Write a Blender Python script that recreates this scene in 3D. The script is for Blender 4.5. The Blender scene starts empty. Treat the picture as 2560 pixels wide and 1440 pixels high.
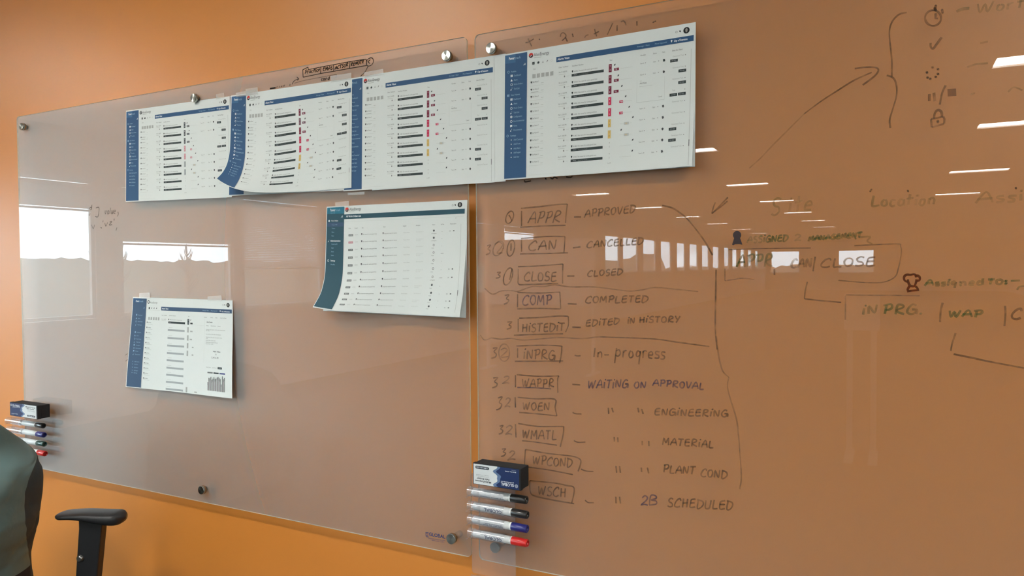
import bpy, bmesh, math, random
from mathutils import Vector, Matrix
random.seed(7)
sc = bpy.context.scene
C = bpy.context.scene.collection

# ------------------------------------------------------------------ camera, world, exposure
CAM = Vector((2.69632, -1.46190, 1.43417))
CR = Vector((0.886637, 0.462407, -0.007387))
CU = Vector((-0.006493, 0.028418, 0.999575))
CF = Vector((-0.462421, 0.886212, -0.028199))
FPX = 1821.64                                   # focal length in pixels of the 2560 wide frame
cd = bpy.data.cameras.new('camera'); cam = bpy.data.objects.new('camera', cd); C.objects.link(cam)
cd.sensor_width = 36; cd.lens = FPX*36/2560; cd.clip_start = 0.02; cd.clip_end = 2000
m = Matrix.Identity(4)
for i in range(3):
    m[i][0] = CR[i]; m[i][1] = CU[i]; m[i][2] = -CF[i]; m[i][3] = CAM[i]
cam.matrix_world = m
sc.camera = cam
w = bpy.data.worlds.new('overcast_sky'); sc.world = w; w.use_nodes = True
bg = w.node_tree.nodes['Background']
bg.inputs[0].default_value = (0.70, 0.89, 1.0, 1); bg.inputs[1].default_value = 6.5
w.cycles.sampling_method = 'MANUAL'; w.cycles.sample_map_resolution = 64
sc.view_settings.view_transform = 'Standard'; sc.view_settings.look = 'None'
sc.view_settings.gamma = 1; sc.view_settings.use_curve_mapping = False
sc.view_settings.exposure = 1.65
LAMP = 22.0                                     # radiance of the ceiling light diffusers
sc.cycles.use_denoising = True
sc.cycles.max_bounces = 10; sc.cycles.diffuse_bounces = 4; sc.cycles.transparent_max_bounces = 24
sc.cycles.caustics_reflective = False; sc.cycles.caustics_refractive = False
sc.cycles.sample_clamp_indirect = 8

# ------------------------------------------------------------------ helpers
def ray(px, py):
    return CF + CR*((px-1280)/FPX) - CU*((py-720)/FPX)
def on_y(px, py, y=0.0):                        # a photograph pixel measured on the plane y = const
    d = ray(px, py); return CAM + d*((y-CAM.y)/d.y)
def on_d(px, py, dep):
    return CAM + ray(px, py)*dep
def srgb(r, g, b):
    f = lambda c: (c/255/12.92) if c/255 <= .04045 else ((c/255+.055)/1.055)**2.4
    return (f(r), f(g), f(b), 1)
MATS = {}
def mat(name, col, rough=.6, metal=0, spec=.5, bump=0, bscale=200, var=0, vscale=8, coat=0, sheen=0):
    if name in MATS: return MATS[name]
    M = bpy.data.materials.new(name); M.use_nodes = True; nt = M.node_tree; b = nt.nodes['Principled BSDF']
    b.inputs['Base Color'].default_value = col; b.inputs['Roughness'].default_value = rough
    b.inputs['Metallic'].default_value = metal; b.inputs['Specular IOR Level'].default_value = spec
    b.inputs['Coat Weight'].default_value = coat; b.inputs['Sheen Weight'].default_value = sheen
    tc = nt.nodes.new('ShaderNodeTexCoord')
    if bump:
        n = nt.nodes.new('ShaderNodeTexNoise'); n.inputs['Scale'].default_value = bscale; n.inputs['Detail'].default_value = 4
        nt.links.new(tc.outputs['Object'], n.inputs['Vector'])
        bp = nt.nodes.new('ShaderNodeBump'); bp.inputs['Strength'].default_value = bump; bp.inputs['Distance'].default_value = .002
        nt.links.new(n.outputs['Fac'], bp.inputs['Height']); nt.links.new(bp.outputs[0], b.inputs['Normal'])
    if var:
        n2 = nt.nodes.new('ShaderNodeTexNoise'); n2.inputs['Scale'].default_value = vscale; n2.inputs['Detail'].default_value = 3
        nt.links.new(tc.outputs['Object'], n2.inputs['Vector'])
        h = nt.nodes.new('ShaderNodeHueSaturation'); h.inputs['Color'].default_value = col
        mr = nt.nodes.new('ShaderNodeMapRange'); mr.inputs[3].default_value = 1-var; mr.inputs[4].default_value = 1+var
        nt.links.new(n2.outputs['Fac'], mr.inputs[0]); nt.links.new(mr.outputs[0], h.inputs['Value'])
        nt.links.new(h.outputs[0], b.inputs['Base Color'])
    MATS[name] = M; return M
def emis(name, col, s):
    M = bpy.data.materials.new(name); M.use_nodes = True; nt = M.node_tree; nt.nodes.clear()
    e = nt.nodes.new('ShaderNodeEmission'); e.inputs[0].default_value = col; e.inputs[1].default_value = s
    o = nt.nodes.new('ShaderNodeOutputMaterial'); nt.links.new(e.outputs[0], o.inputs[0]); MATS[name] = M; return M
def filmmat(name, col, cover, gloss=True, rough=0.0, tint=(1, 1, 1, 1), ior=1.5, transl=0.0, noise=0, nscale=60):
    """clear body: part diffuse film (cover), part see-through, with a real Fresnel reflection on top"""
    M = bpy.data.materials.new(name); M.use_nodes = True; nt = M.node_tree; nt.nodes.clear()
    N = nt.nodes.new; L = nt.links.new
    o = N('ShaderNodeOutputMaterial'); t = N('ShaderNodeBsdfTransparent'); t.inputs[0].default_value = tint
    d = N('ShaderNodeBsdfDiffuse'); d.inputs[0].default_value = col
    src = d.outputs[0]
    if transl:
        tr = N('ShaderNodeBsdfTranslucent'); tr.inputs[0].default_value = col
        mx = N('ShaderNodeMixShader'); mx.inputs[0].default_value = transl; L(d.outputs[0], mx.inputs[1]); L(tr.outputs[0], mx.inputs[2]); src = mx.outputs[0]
    m1 = N('ShaderNodeMixShader'); m1.inputs[0].default_value = cover; L(t.outputs[0], m1.inputs[1]); L(src, m1.inputs[2])
    if noise:
        tc = N('ShaderNodeTexCoord'); n = N('ShaderNodeTexNoise'); n.inputs['Scale'].default_value = nscale; n.inputs['Detail'].default_value = 5
        L(tc.outputs['Object'], n.inputs['Vector']); mr = N('ShaderNodeMapRange'); mr.inputs[1].default_value = .3; mr.inputs[2].default_value = .7
        mr.inputs[3].default_value = max(0, cover-noise); mr.inputs[4].default_value = min(1, cover+noise)
        L(n.outputs['Fac'], mr.inputs[0]); L(mr.outputs[0], m1.inputs[0])
    if gloss:
        g = N('ShaderNodeBsdfGlossy'); g.inputs['Roughness'].default_value = rough; f = N('ShaderNodeFresnel'); ge = N('ShaderNodeNewGeometry'); im = N('ShaderNodeMapRange'); im.inputs[3].default_value = ior; im.inputs[4].default_value = 1/ior; L(ge.outputs['Backfacing'], im.inputs[0]); L(im.outputs[0], f.inputs[0])
        m2 = N('ShaderNodeMixShader'); L(f.outputs[0], m2.inputs[0]); L(m1.outputs[0], m2.inputs[1]); L(g.outputs[0], m2.inputs[2]); L(m2.outputs[0], o.inputs[0])
    else: L(m1.outputs[0], o.inputs[0])
    MATS[name] = M; return M

def setp(o, label=None, cat=None, group=None, kind=None):
    if label: o['label'] = label
    if cat: o['category'] = cat
    if group: o['group'] = group
    if kind: o['kind'] = kind
    return o
def thing(name, label, cat, loc=(0, 0, 0), group=None):
    e = bpy.data.objects.new(name, None); C.objects.link(e); e.location = loc; e.empty_display_size = .05
    return setp(e, label, cat, group)
class MB:
    def __init__(s): s.v = []; s.f = []; s.m = []; s.sm = []
    def face(s, pts, m=0, smooth=False):
        i = len(s.v); s.v += [tuple(p) for p in pts]; s.f.append(tuple(range(i, i+len(pts)))); s.m.append(m); s.sm.append(smooth)
    def box(s, a, b, m=0):
        x0, y0, z0 = a; x1, y1, z1 = b; i = len(s.v)
        s.v += [(x0, y0, z0), (x1, y0, z0), (x1, y1, z0), (x0, y1, z0), (x0, y0, z1), (x1, y0, z1), (x1, y1, z1), (x0, y1, z1)]
        for q in ((0, 3, 2, 1), (4, 5, 6, 7), (0, 1, 5, 4), (1, 2, 6, 5), (2, 3, 7, 6), (3, 0, 4, 7)):
            s.f.append(tuple(i+k for k in q)); s.m.append(m); s.sm.append(False)
    def grid(s, P, m=0, smooth=True, closeu=False):          # P[row][col]
        i = len(s.v); R = len(P); K = len(P[0])
        for r in P: s.v += [tuple(p) for p in r]
        for a in range(R-1):
            for b in range(K-1 + (1 if closeu else 0)):
                b2 = (b+1) % K
                s.f.append((i+a*K+b, i+a*K+b2, i+(a+1)*K+b2, i+(a+1)*K+b)); s.m.append(m); s.sm.append(smooth)
    def lathe(s, prof, axis, o=(0, 0, 0), n=24, m=0, cap=True):   # prof: (dist along axis, radius)
        o = Vector(o); ax = {'x': Vector((1, 0, 0)), 'y': Vector((0, 1, 0)), 'z': Vector((0, 0, 1))}.get(axis) if isinstance(axis, str) else axis
        ax = Vector(ax).normalized(); a = ax.orthogonal().normalized(); b = ax.cross(a)
        P = [[o+ax*d+(a*math.cos(2*math.pi*k/n)+b*math.sin(2*math.pi*k/n))*r for k in range(n)] for d, r in prof]
        s.grid(P, m, True, True)
        if cap:
            s.face(P[0][::-1], m); s.face(P[-1], m)
    def tube(s, path, r, n=8, m=0):
        P = []
        for k, p in enumerate(path):
            p = Vector(p); q = Vector(path[min(k+1, len(path)-1)])-Vector(path[max(k-1, 0)]); q.normalize()
            a = q.cross(Vector((0, 0, 1)));
            if a.length < .1: a = q.cross(Vector((0, 1, 0)))
            a.normalize(); b = q.cross(a); rr = r[k] if isinstance(r, (list, tuple)) else r
            P.append([p+(a*math.cos(2*math.pi*j/n)+b*math.sin(2*math.pi*j/n))*rr for j in range(n)])
        s.grid(P, m, True, True); s.face(P[0][::-1], m); s.face(P[-1], m)
    def build(s, name, mats, parent=None, local=False, bevel=0, recalc=True, weld=False):
        me = bpy.data.meshes.new(name); me.from_pydata(s.v, [], s.f)
        if not isinstance(mats, (list, tuple)): mats = [mats]
        for k in mats: me.materials.append(k)
        me.polygons.foreach_set('material_index', s.m); me.polygons.foreach_set('use_smooth', s.sm)
        if recalc or weld:
            bm = bmesh.new(); bm.from_mesh(me)
            if weld: bmesh.ops.remove_doubles(bm, verts=bm.verts, dist=1e-5)
            if recalc: bmesh.ops.recalc_face_normals(bm, faces=bm.faces)
            bm.to_mesh(me); bm.free()
        me.update()
        o = bpy.data.objects.new(name, me); C.objects.link(o)
        if parent:
            o.parent = parent
            if not local: o.matrix_parent_inverse = Matrix.Translation(-Vector(parent.location))
        if bevel:
            b = o.modifiers.new('bevel', 'BEVEL'); b.width = bevel; b.segments = 2; b.limit_method = 'ANGLE'
        return o
def copy_tree(o, parent=None):
    c = o.copy(); C.objects.link(c); c.parent = parent
    for ch in o.children: copy_tree(ch, c)
    return c

# --- glyph meshes of the built-in font
GL = {}
def _txt(sx, bold):
    cu = bpy.data.curves.new('t', 'FONT'); cu.body = sx; cu.size = 1; cu.resolution_u = 2; cu.offset = .022 if bold else 0
    ob = bpy.data.objects.new('t', cu); me = ob.to_mesh(); V = [(v.co.x, v.co.y) for v in me.vertices]; F = [tuple(p.vertices) for p in me.polygons]
    ob.to_mesh_clear(); bpy.data.objects.remove(ob); bpy.data.curves.remove(cu); return V, F
def glyph(c, bold=False):
    k = (c, bold)
    if k not in GL:
        V, F = _txt(c, bold) if c != ' ' else ([], [])
        W2 = max(v[0] for v in _txt('|'+c+'|', False)[0])-max(v[0] for v in _txt('||', False)[0]) if c != ' ' else .28
        GL[k] = (V, F, W2)
    return GL[k]
def text_polys(s, bold=False):                       # -> polys in units where cap height = 1, total width
    out = []; x = 0
    for c in s:
        V, F, a = glyph(c, bold)
        for f in F: out.append([((V[i][0]+x)/.70, V[i][1]/.70) for i in f])
        x += a
    return out, x/.70

def sliced_text(t, bold, n=8):                       # the same polygons cut into n horizontal bands, to wrap them round a barrel
    P, W = text_polys(t, bold); bm = bmesh.new()
    for p in P:
        try: bm.faces.new([bm.verts.new((x, y_, 0)) for x, y_ in p])
        except ValueError: pass
    ys = [v.co.y for v in bm.verts]; lo, hi = min(ys), max(ys)
    for k in range(1, n): bmesh.ops.bisect_plane(bm, geom=bm.verts[:]+bm.edges[:]+bm.faces[:], plane_co=(0, lo+(hi-lo)*k/n, 0), plane_no=(0, 1, 0))
    out = [[(v.co.x, v.co.y) for v in f.verts] for f in bm.faces]; bm.free(); return out, W

# ------------------------------------------------------------------ materials
white_wall = mat('white_wall_paint', (.72, .71, .68, 1), .6, bump=.15, bscale=150, var=.02)
orange = mat('orange_wall_paint', srgb(218, 137, 54), .40, spec=.62, bump=.02, bscale=90, var=.015, vscale=3)
ceil_m = mat('ceiling_tile', (.84, .84, .82, 1), .9, bump=.3, bscale=120, var=.03)
carpet = mat('carpet_grey', (.085, .088, .09, 1), .95, bump=.8, bscale=400, var=.25, vscale=60)
metal = mat('satin_steel', (.62, .63, .60, 1), .22, metal=1, bump=.1, bscale=90)
alu = mat('window_alu', (.66, .66, .64, 1), .4)
white_pl = mat('white_plastic', (.8, .8, .77, 1), .4, bump=.03)
black_pl = mat('black_plastic', (.018, .019, .021, 1), .38, spec=.5, bump=.2, bscale=900)
steel_dk = mat('dark_bolt', (.35, .35, .33, 1), .3, metal=1, bump=.05)

# ------------------------------------------------------------------ room shell
Z0 = .75; BH = 1.2192; BW = 1.8197; GAP = .0212; WY = .030
XL, XR, YB, HC = -4.0, 8.0, -44.0, 2.75
HEAD, SILL = 2.29, .98
b = MB(); b.box((XL-.2, WY, -.0), (XR, WY+.15, HC)); setp(b.build('wall_front', orange), kind='structure')
b = MB(); b.box((XL-.2, YB-.2, -.05), (XR+.2, WY+.15, 0)); setp(b.build('floor', carpet), kind='structure')
b = MB(); b.box((XL-.2, YB-.2, HC), (XR+.2, WY+.15, HC+.05)); setp(b.build('ceiling', ceil_m), kind='structure')
b = MB(); b.box((XR, YB-.2, 0), (XR+.15, WY+.15, HC)); setp(b.build('wall_right', white_wall), kind='structure')
wins = [(1.42, 2.85), (3.10, 4.48), (4.62, 5.95), (6.15, 7.5), (7.8, 9.15), (9.45, 10.8), (11.07, 12.5),
        (16.69, 17.85), (18.12, 19.5), (19.98, 21.35), (21.9, 23.2), (23.9, 25.1), (25.7, 27.05), (27.7, 29.0), (29.7, 31.0), (32.0, 33.2), (33.9, 35.2), (36.0, 37.2), (38.1, 39.3), (40.4, 41.6)]
b = MB(); y = -WY-.15
FAR = -14.0; SILL2 = 1.26
b.box((XL-.07, FAR, 0), (XL, WY, SILL)); b.box((XL-.07, YB, 0), (XL, FAR, SILL2)); b.box((XL-.07, YB, HEAD), (XL, WY, HC))
prev = -WY
for a0, a1 in wins:
    b.box((XL-.07, -a0, SILL), (XL, -prev, HEAD)); prev = a1
b.box((XL-.07, YB, SILL), (XL, -prev, HEAD)); setp(b.build('wall_left', white_wall), kind='structure')
bw_win = [(-3.7, -2.1), (-.04, 1.8)]; b = MB()
b.box((XL-.2, YB-.18, 0), (XR, YB, SILL)); b.box((XL-.2, YB-.18, HEAD), (XR, YB, HC)); px = XL-.2
for a0, a1 in bw_win: b.box((px, YB-.18, SILL), (a0, YB, HEAD)); px = a1
b.box((px, YB-.18, SILL), (XR, YB, HEAD)); setp(b.build('wall_back', white_wall), kind='structure')
pane_m = filmmat('window_glass', (1, 1, 1, 1), 0.0, tint=(.93, .95, .95, 1))
n = 0
for a0, a1 in wins:
    n += 1; S_ = SILL if a0 < 14 else SILL2; e = thing('window_%d' % n, None, None, (XL-.1, -(a0+a1)/2, S_)); e['kind'] = 'structure'
    f = MB(); t = .035
    f.box((XL-.055, -a1, S_), (XL-.02, -a1+t, HEAD)); f.box((XL-.055, -a0-t, S_), (XL-.02, -a0, HEAD))
    f.box((XL-.055, -a1+t, S_), (XL-.02, -a0-t, S_+t)); f.box((XL-.055, -a1+t, HEAD-t), (XL-.02, -a0-t, HEAD)); f.build('window_frame', alu, e)
    g = MB(); g.face([(XL-.038, -a1+t, S_+t), (XL-.038, -a0-t, S_+t), (XL-.038, -a0-t, HEAD-t), (XL-.038, -a1+t, HEAD-t)]); g.build('window_pane', pane_m, e)
    s_ = MB(); s_.box((XL-.02, -a1-.02, S_-.02), (XL+.035, -a0+.02, S_+.005)); s_.build('window_sill', white_pl, e, bevel=.004)
for a0, a1 in bw_win:
    n += 1; e = thing('window_%d' % n, None, None, ((a0+a1)/2, YB-.1, SILL)); e['kind'] = 'structure'; f = MB(); t = .04
    f.box((a0, YB-.12, SILL), (a0+t, YB-.06, HEAD)); f.box((a1-t, YB-.12, SILL), (a1, YB-.06, HEAD)); f.box((a0+t, YB-.12, SILL), (a1-t, YB-.06, SILL+t)); f.box((a0+t, YB-.12, HEAD-t), (a1-t, YB-.06, HEAD)); f.build('window_frame', alu, e)
    g = MB(); g.face([(a0+t, YB-.09, SILL+t), (a1-t, YB-.09, SILL+t), (a1-t, YB-.09, HEAD-t), (a0+t, YB-.09, HEAD-t)]); g.build('window_pane', pane_m, e)
b = MB(); b.box((XL, WY-.012, 0), (XR, WY, .1)); setp(b.build('baseboard_front', mat('base_rubber', (.05, .05, .05, 1), .5, bump=.05)), kind='structure')

# sky-lit openings: portals only steer the sampling of the sky through the real windows
for (a0, a1) in wins[:7]:
    ld = bpy.data.lights.new('window_portal', 'AREA'); ld.shape = 'RECTANGLE'; ld.size = a1-a0; ld.size_y = HEAD-SILL; ld.cycles.is_portal = True
    lo = bpy.data.objects.new('window_portal', ld); C.objects.link(lo); lo.location = (XL-.005, -(a0+a1)/2, (HEAD+SILL)/2)
    lo.rotation_euler = (math.pi/2, 0, -math.pi/2)   # emits towards +x
# ------------------------------------------------------------------ ceiling lights
lamp_d = emis('lamp_diffuser', (1, .985, .93, 1), LAMP)
ORD = ['first', 'second', 'third', 'fourth', 'fifth', 'sixth', 'seventh', 'eighth', 'ninth', 'tenth', 'eleventh']
def ceiling_light(x0, x1, yc, label, grp):
    e = thing('ceiling_light', label, 'ceiling light', ((x0+x1)/2, yc, HC), grp)
    f = MB(); d = .135; t = .02
    f.box((x0-t, yc-d-t, HC-.03), (x1+t, yc-d, HC)); f.box((x0-t, yc+d, HC-.03), (x1+t, yc+d+t, HC)); f.box((x0-t, yc-d, HC-.03), (x0, yc+d, HC)); f.box((x1, yc-d, HC-.03), (x1+t, yc+d, HC))
    f.build('frame', white_pl, e)
    g = MB(); g.box((x0, yc-d, HC-.018), (x1, yc+d, HC-.006)); g.build('diffuser', lamp_d, e)
for x0, x1, ys, rn in ((-2.38, -1.74, (1.6, 4.2, 7.0, 10.74, 14.15, 17.65, 21.25, 25.3, 29), 'row nearest the windows'),
                       (.32, .96, (1.6, 3.9, 6.75, 10.57, 13.96, 17.6, 21.3, 25.35), 'middle row'),
                       (3.40, 4.1, (1.6, 4.16, 6.65, 10.5, 14.2), 'row on the right of the room')):
    for k, yy in enumerate(ys):
        ceiling_light(3.27 if (x0 > 3 and k == 1) else x0, x1, -yy, '%s ceiling strip light from the orange wall, %s' % (ORD[k], rn), 'ceiling strip lights in the '+rn)

# ------------------------------------------------------------------ blinds
blind_m = mat('blind_slat', (.74, .75, .74, 1), .45, bump=.02)
def blind(a0, a1, zb, tilt, lab):
    e = thing('window_blind', lab, 'blind', (XL+.02, -(a0+a1)/2, HEAD))
    h = MB(); h.box((XL+.005, -a1-.03, HEAD-.09), (XL+.045, -a0+.03, HEAD-.05)); h.build('headrail', blind_m, e, bevel=.003)
    z = HEAD-.10; me = None; dx = .0125*math.cos(tilt); dz = .0125*math.sin(tilt); xc = XL+.025
    while z > zb+.03:
        if me is None:
            s_ = MB(); P = []
            for k in range(5):
                q = (k-2)/2; P.append([(xc+dx*q, yy, dz*q+.002*(1-q*q)) for yy in (-a1-.03, -a0+.03)])
            s_.grid(P); o = s_.build('slat', blind_m, e, recalc=False); me = o
        else: o = me.copy(); C.objects.link(o)
        o.location.z = z; z -= .021
    h = MB(); h.box((xc-.012, -a1-.03, zb), (xc+.012, -a0+.03, zb+.018)); h.build('bottom_rail', blind_m, e, bevel=.003)
    for yy in (-a0-.16, -a1+.16):
        h = MB(); h.tube([(xc+.014, yy, HEAD-.05), (xc+.014, yy, zb+.01)], .0022, 6); h.build('ladder_cord', mat('cord', (.9, .9, .88, 1), .6, bump=.05), e)
blind(*wins[0], 1.985, 1.15, 'short raised white blind in the mirrored window nearest the orange wall')
blind(*wins[1], 1.685, 1.2, 'half lowered white blind in the second mirrored window')
blind(*wins[2], 1.434, .85, 'lowered white blind with open slats in the third mirrored window')
blind(*wins[3], 1.50, 1.2, 'lowered white blind in the fourth mirrored window')
blind(*wins[4], 1.40, 1.2, 'lowered white blind in the fifth mirrored window')
blind(*wins[5], 1.45, 1.25, 'lowered white blind in the sixth mirrored window')
blind(*wins[6], 2.10, 1.2, 'raised white blind in the seventh mirrored window')

# ------------------------------------------------------------------ outside
b = MB(); b.face([(-900, -900, -9), (XL-1, -900, -9), (XL-1, 900, -9), (-900, 900, -9)]); b.face([(XL-1, -900, -9), (600, -900, -9), (600, YB-1, -9), (XL-1, YB-1, -9)])
setp(b.build('ground', mat('winter_ground', (.10, .105, .095, 1), .95, bump=.5, bscale=.3, var=.35, vscale=.05)), kind='structure')
tree_m = mat('bare_tree_bark', (.13, .12, .10, 1), .9, bump=.5, bscale=2, var=.2, vscale=.5)
P0 = []; P1 = []; rr = random.Random(3); N = 520
for k in range(N+1):
    a = math.radians(95+k*200/N); R_ = 190
    az = 95+k*200/N; hgt = (4.3 if az < 214 else 3.6 if az < 240 else 3.4 if az < 252.5 else 4.6 if az < 255 else 1.3)+.25*math.sin(k*.63)+rr.uniform(-.3, .35)
    P0.append((R_*math.cos(a), R_*math.sin(a), -9)); P1.append((R_*math.cos(a)*1.03, R_*math.sin(a)*1.03, hgt))
P2 = [(x*1.2, y_*1.2, -9) for x, y_, z in P0]
b = MB(); b.grid([P0, P1, P2]); setp(b.build('tree_line', tree_m, recalc=False), kind='structure')
def bare_tree(x, y_, h, k):
    rr = random.Random(k); e = thing('bare_tree', '%s thin leafless tree outside the windows, counted from the orange wall side' % ORD[k], 'tree', (x, y_, -9), 'bare trees outside the windows')
    t = MB(); t.tube([(x, y_, -9), (x+.2, y_, -9+h*.5), (x+.1, y_, -9+h)], [.35, .22, .05], 6); t.build('trunk', tree_m, e)
    q = MB()
    for i in range(26):
        z = -9+h*(.45+.5*i/26); a = rr.uniform(0, 6.28); L_ = h*.16*(1.25-i/26)
        q.tube([(x+.15, y_, z), (x+math.cos(a)*L_*.6, y_+math.sin(a)*L_*.6, z+L_*.6), (x+math.cos(a)*L_*.8, y_+math.sin(a)*L_*.8, z+L_*1.3)], [.11, .07, .03], 4)
    q.build('branches', tree_m, e)
for k, (dy, dist, h) in enumerate([(-35, 88, 15.5), (-46, 92, 13.8), (-57, 86, 16.5), (-60, 90, 15), (-64, 94, 14.5), (-72, 90, 14.3), (-98, 92, 14.6), (-108, 90, 16.2), (-118, 95, 15), (-124, 92, 15.5)]):
    bare_tree(-dist, dy, h, k)

# ------------------------------------------------------------------ things standing in the office behind the camera, seen mirrored in the glass
def panel(x0, x1, yy, z0, z1, lab, colr):
    e = thing('partition_screen', lab, 'partition', ((x0+x1)/2, yy, 0))
    q = MB(); q.box((x0, yy-.02, z0), (x1, yy+.02, z1)); q.build('panel', colr, e, bevel=.01)
    q = MB(); q.box((x0, yy-.025, z1), (x1, yy+.025, z1+.02)); q.build('top_rail', alu, e)
    for xx in (x0+.04, x1-.04):
        q = MB(); q.box((xx-.02, yy-.02, 0), (xx+.02, yy+.02, z0)); q.box((xx-.03, yy-.2, 0), (xx+.03, yy+.2, .02)); q.build('foot', alu, e)
panel(-2.46, -.78, -7.6, .915, 1.80, 'pale grey partition screen mirrored below the approved list, nearest the windows', mat('pale_fabric', (.86, .87, .9, 1), .9, bump=.4, bscale=600))
panel(2.38, 2.62, -4.5, .95, 1.20, 'small pale partition screen mirrored at the right of the board', mat('pale_fabric2', (.8, .8, .78, 1), .9, bump=.4, bscale=600))

# ------------------------------------------------------------------ glass boards
glass_front = filmmat('clear_glass_surface', (.8, .85, .82, 1), .02, tint=(.985, .995, .99, 1), ior=1.52)
_n = glass_front.node_tree; _o = [x for x in _n.nodes if x.type == 'OUTPUT_MATERIAL'][0]; _src = _o.inputs[0].links[0].from_socket
_g = _n.nodes.new('ShaderNodeBsdfGlossy'); _g.inputs['Roughness'].default_value = .52      # added satin lobe for the window haze, stronger at flat angles
_m = _n.nodes.new('ShaderNodeMixShader'); _f = _n.nodes.new('ShaderNodeLayerWeight'); _f.inputs[0].default_value = .5; _w = _n.nodes.new('ShaderNodeMath'); _w.operation = 'POWER'; _w.inputs[1].default_value = 1.35; _n.links.new(_f.outputs['Facing'], _w.inputs[0]); _k = _n.nodes.new('ShaderNodeMath'); _k.operation = 'MULTIPLY_ADD'; _k.inputs[1].default_value = .3; _k.inputs[2].default_value = .0; _n.links.new(_w.outputs[0], _k.inputs[0])
_b = _n.nodes.new('ShaderNodeNewGeometry'); _q = _n.nodes.new('ShaderNodeMath'); _q.operation = 'LESS_THAN'; _q.inputs[1].default_value = .5; _n.links.new(_b.outputs['Backfacing'], _q.inputs[0])
_p = _n.nodes.new('ShaderNodeMath'); _p.operation = 'MULTIPLY'; _n.links.new(_k.outputs[0], _p.inputs[0]); _n.links.new(_q.outputs[0], _p.inputs[1]); _n.links.new(_p.outputs[0], _m.inputs[0])
_n.links.new(_src, _m.inputs[1]); _n.links.new(_g.outputs[0], _m.inputs[2]); _n.links.new(_m.outputs[0], _o.inputs[0])
frost = filmmat('frosted_back_film', (.48, .63, .71, 1), .09, gloss=False, tint=(.94, .935, .92, 1), transl=.3)
_n = frost.node_tree; _mx = [x for x in _n.nodes if x.type == 'MIX_SHADER' and x.inputs[0].default_value < .1][0]      # cover rises at flat angles: grey window haze put into the film colour
_f = _n.nodes.new('ShaderNodeLayerWeight'); _f.inputs[0].default_value = .5; _w = _n.nodes.new('ShaderNodeMath'); _w.operation = 'POWER'; _w.inputs[1].default_value = 1.2; _k = _n.nodes.new('ShaderNodeMath'); _k.operation = 'MULTIPLY_ADD'; _k.inputs[1].default_value = 1.0; _k.inputs[2].default_value = .06
_n.links.new(_f.outputs['Facing'], _w.inputs[0]); _n.links.new(_w.outputs[0], _k.inputs[0]); _n.links.new(_k.outputs[0], _mx.inputs[0])
glass_edge = filmmat('polished_glass_edge', (.85, .82, .68, 1), .8, tint=(.8, .92, .85, 1))
def rounded(x0, x1, z0, z1, r, n=6):
    pts = []
    for cx, cz, a0 in ((x1-r, z1-r, 0), (x0+r, z1-r, 90), (x0+r, z0+r, 180), (x1-r, z0+r, 270)):
        for k in range(n+1):
            a = math.radians(a0+90*k/n); pts.append((cx+r*math.cos(a), cz+r*math.sin(a)))
    return pts
def glass_board(x0, x1, label):
    e = thing('glass_board', label, 'whiteboard', ((x0+x1)/2, 0, Z0))
    g = MB(); pts = rounded(x0, x1, Z0, Z0+BH, .012); T = .005
    g.face([(x, 0, z) for x, z in pts], 0); g.face([(x, T, z) for x, z in pts][::-1], 1)
    K = len(pts)
    for k in range(K):
        (ax, az), (bx, bz) = pts[k], pts[(k+1) % K]; g.face([(ax, 0, az), (bx, 0, bz), (bx, T, bz), (ax, T, az)], 2)
    g.build('glass_panel', [glass_front, frost, glass_edge], e); return e
board_l = glass_board(0, BW, 'left frosted glass marker board with printed pages taped on, on the orange wall')
XB = BW+GAP
board_r = glass_board(XB, XB+2.4384, 'right frosted glass marker board covered with handwriting, on the orange wall')
def pin(x, z, board):
    s_ = MB(); R_ = .0125
    s_.lathe([(-.013, R_-.001), (-.012, R_), (-.004, R_), (-.003, R_-.0015), (-.0005, R_-.0015)], 'y', (0, 0, 0), 28)
    o = s_.build('standoff_cap', pin_m, board, local=True); o.matrix_parent_inverse = Matrix.Translation(-Vector(board.location)); o.location = (x, 0, z)
    s_ = MB(); s_.lathe([(.005, .008), (WY, .008)], 'y', (x, 0, z), 16); s_.build('standoff_barrel', metal, board)
pin_m = bpy.data.materials.new('brushed_cap'); pin_m.use_nodes = True
nt = pin_m.node_tree; bs = nt.nodes['Principled BSDF']; bs.inputs['Metallic'].default_value = 1; bs.inputs['Roughness'].default_value = .2
bs.inputs['Base Color'].default_value = (.42, .43, .39, 1); bs.inputs['Anisotropic'].default_value = .9
tg = nt.nodes.new('ShaderNodeTangent'); tg.direction_type = 'RADIAL'; tg.axis = 'Y'; nt.links.new(tg.outputs[0], bs.inputs['Tangent'])
IX, IZ = .049, .040
for (x, z) in [(IX, Z0+BH-IZ), (BW/2, Z0+BH-IZ), (BW-IX, Z0+BH-IZ), (IX, Z0+IZ), (BW/2, Z0+IZ), (BW-IX, Z0+IZ)]: pin(x, z, board_l)
for (x, z) in [(XB+IX, Z0+BH-IZ), (XB+1.22, Z0+BH-IZ), (XB+2.4384-IX, Z0+BH-IZ), (XB+IX, Z0+IZ), (XB+1.22, Z0+IZ), (XB+2.4384-IX, Z0+IZ)]: pin(x, z, board_r)

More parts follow.
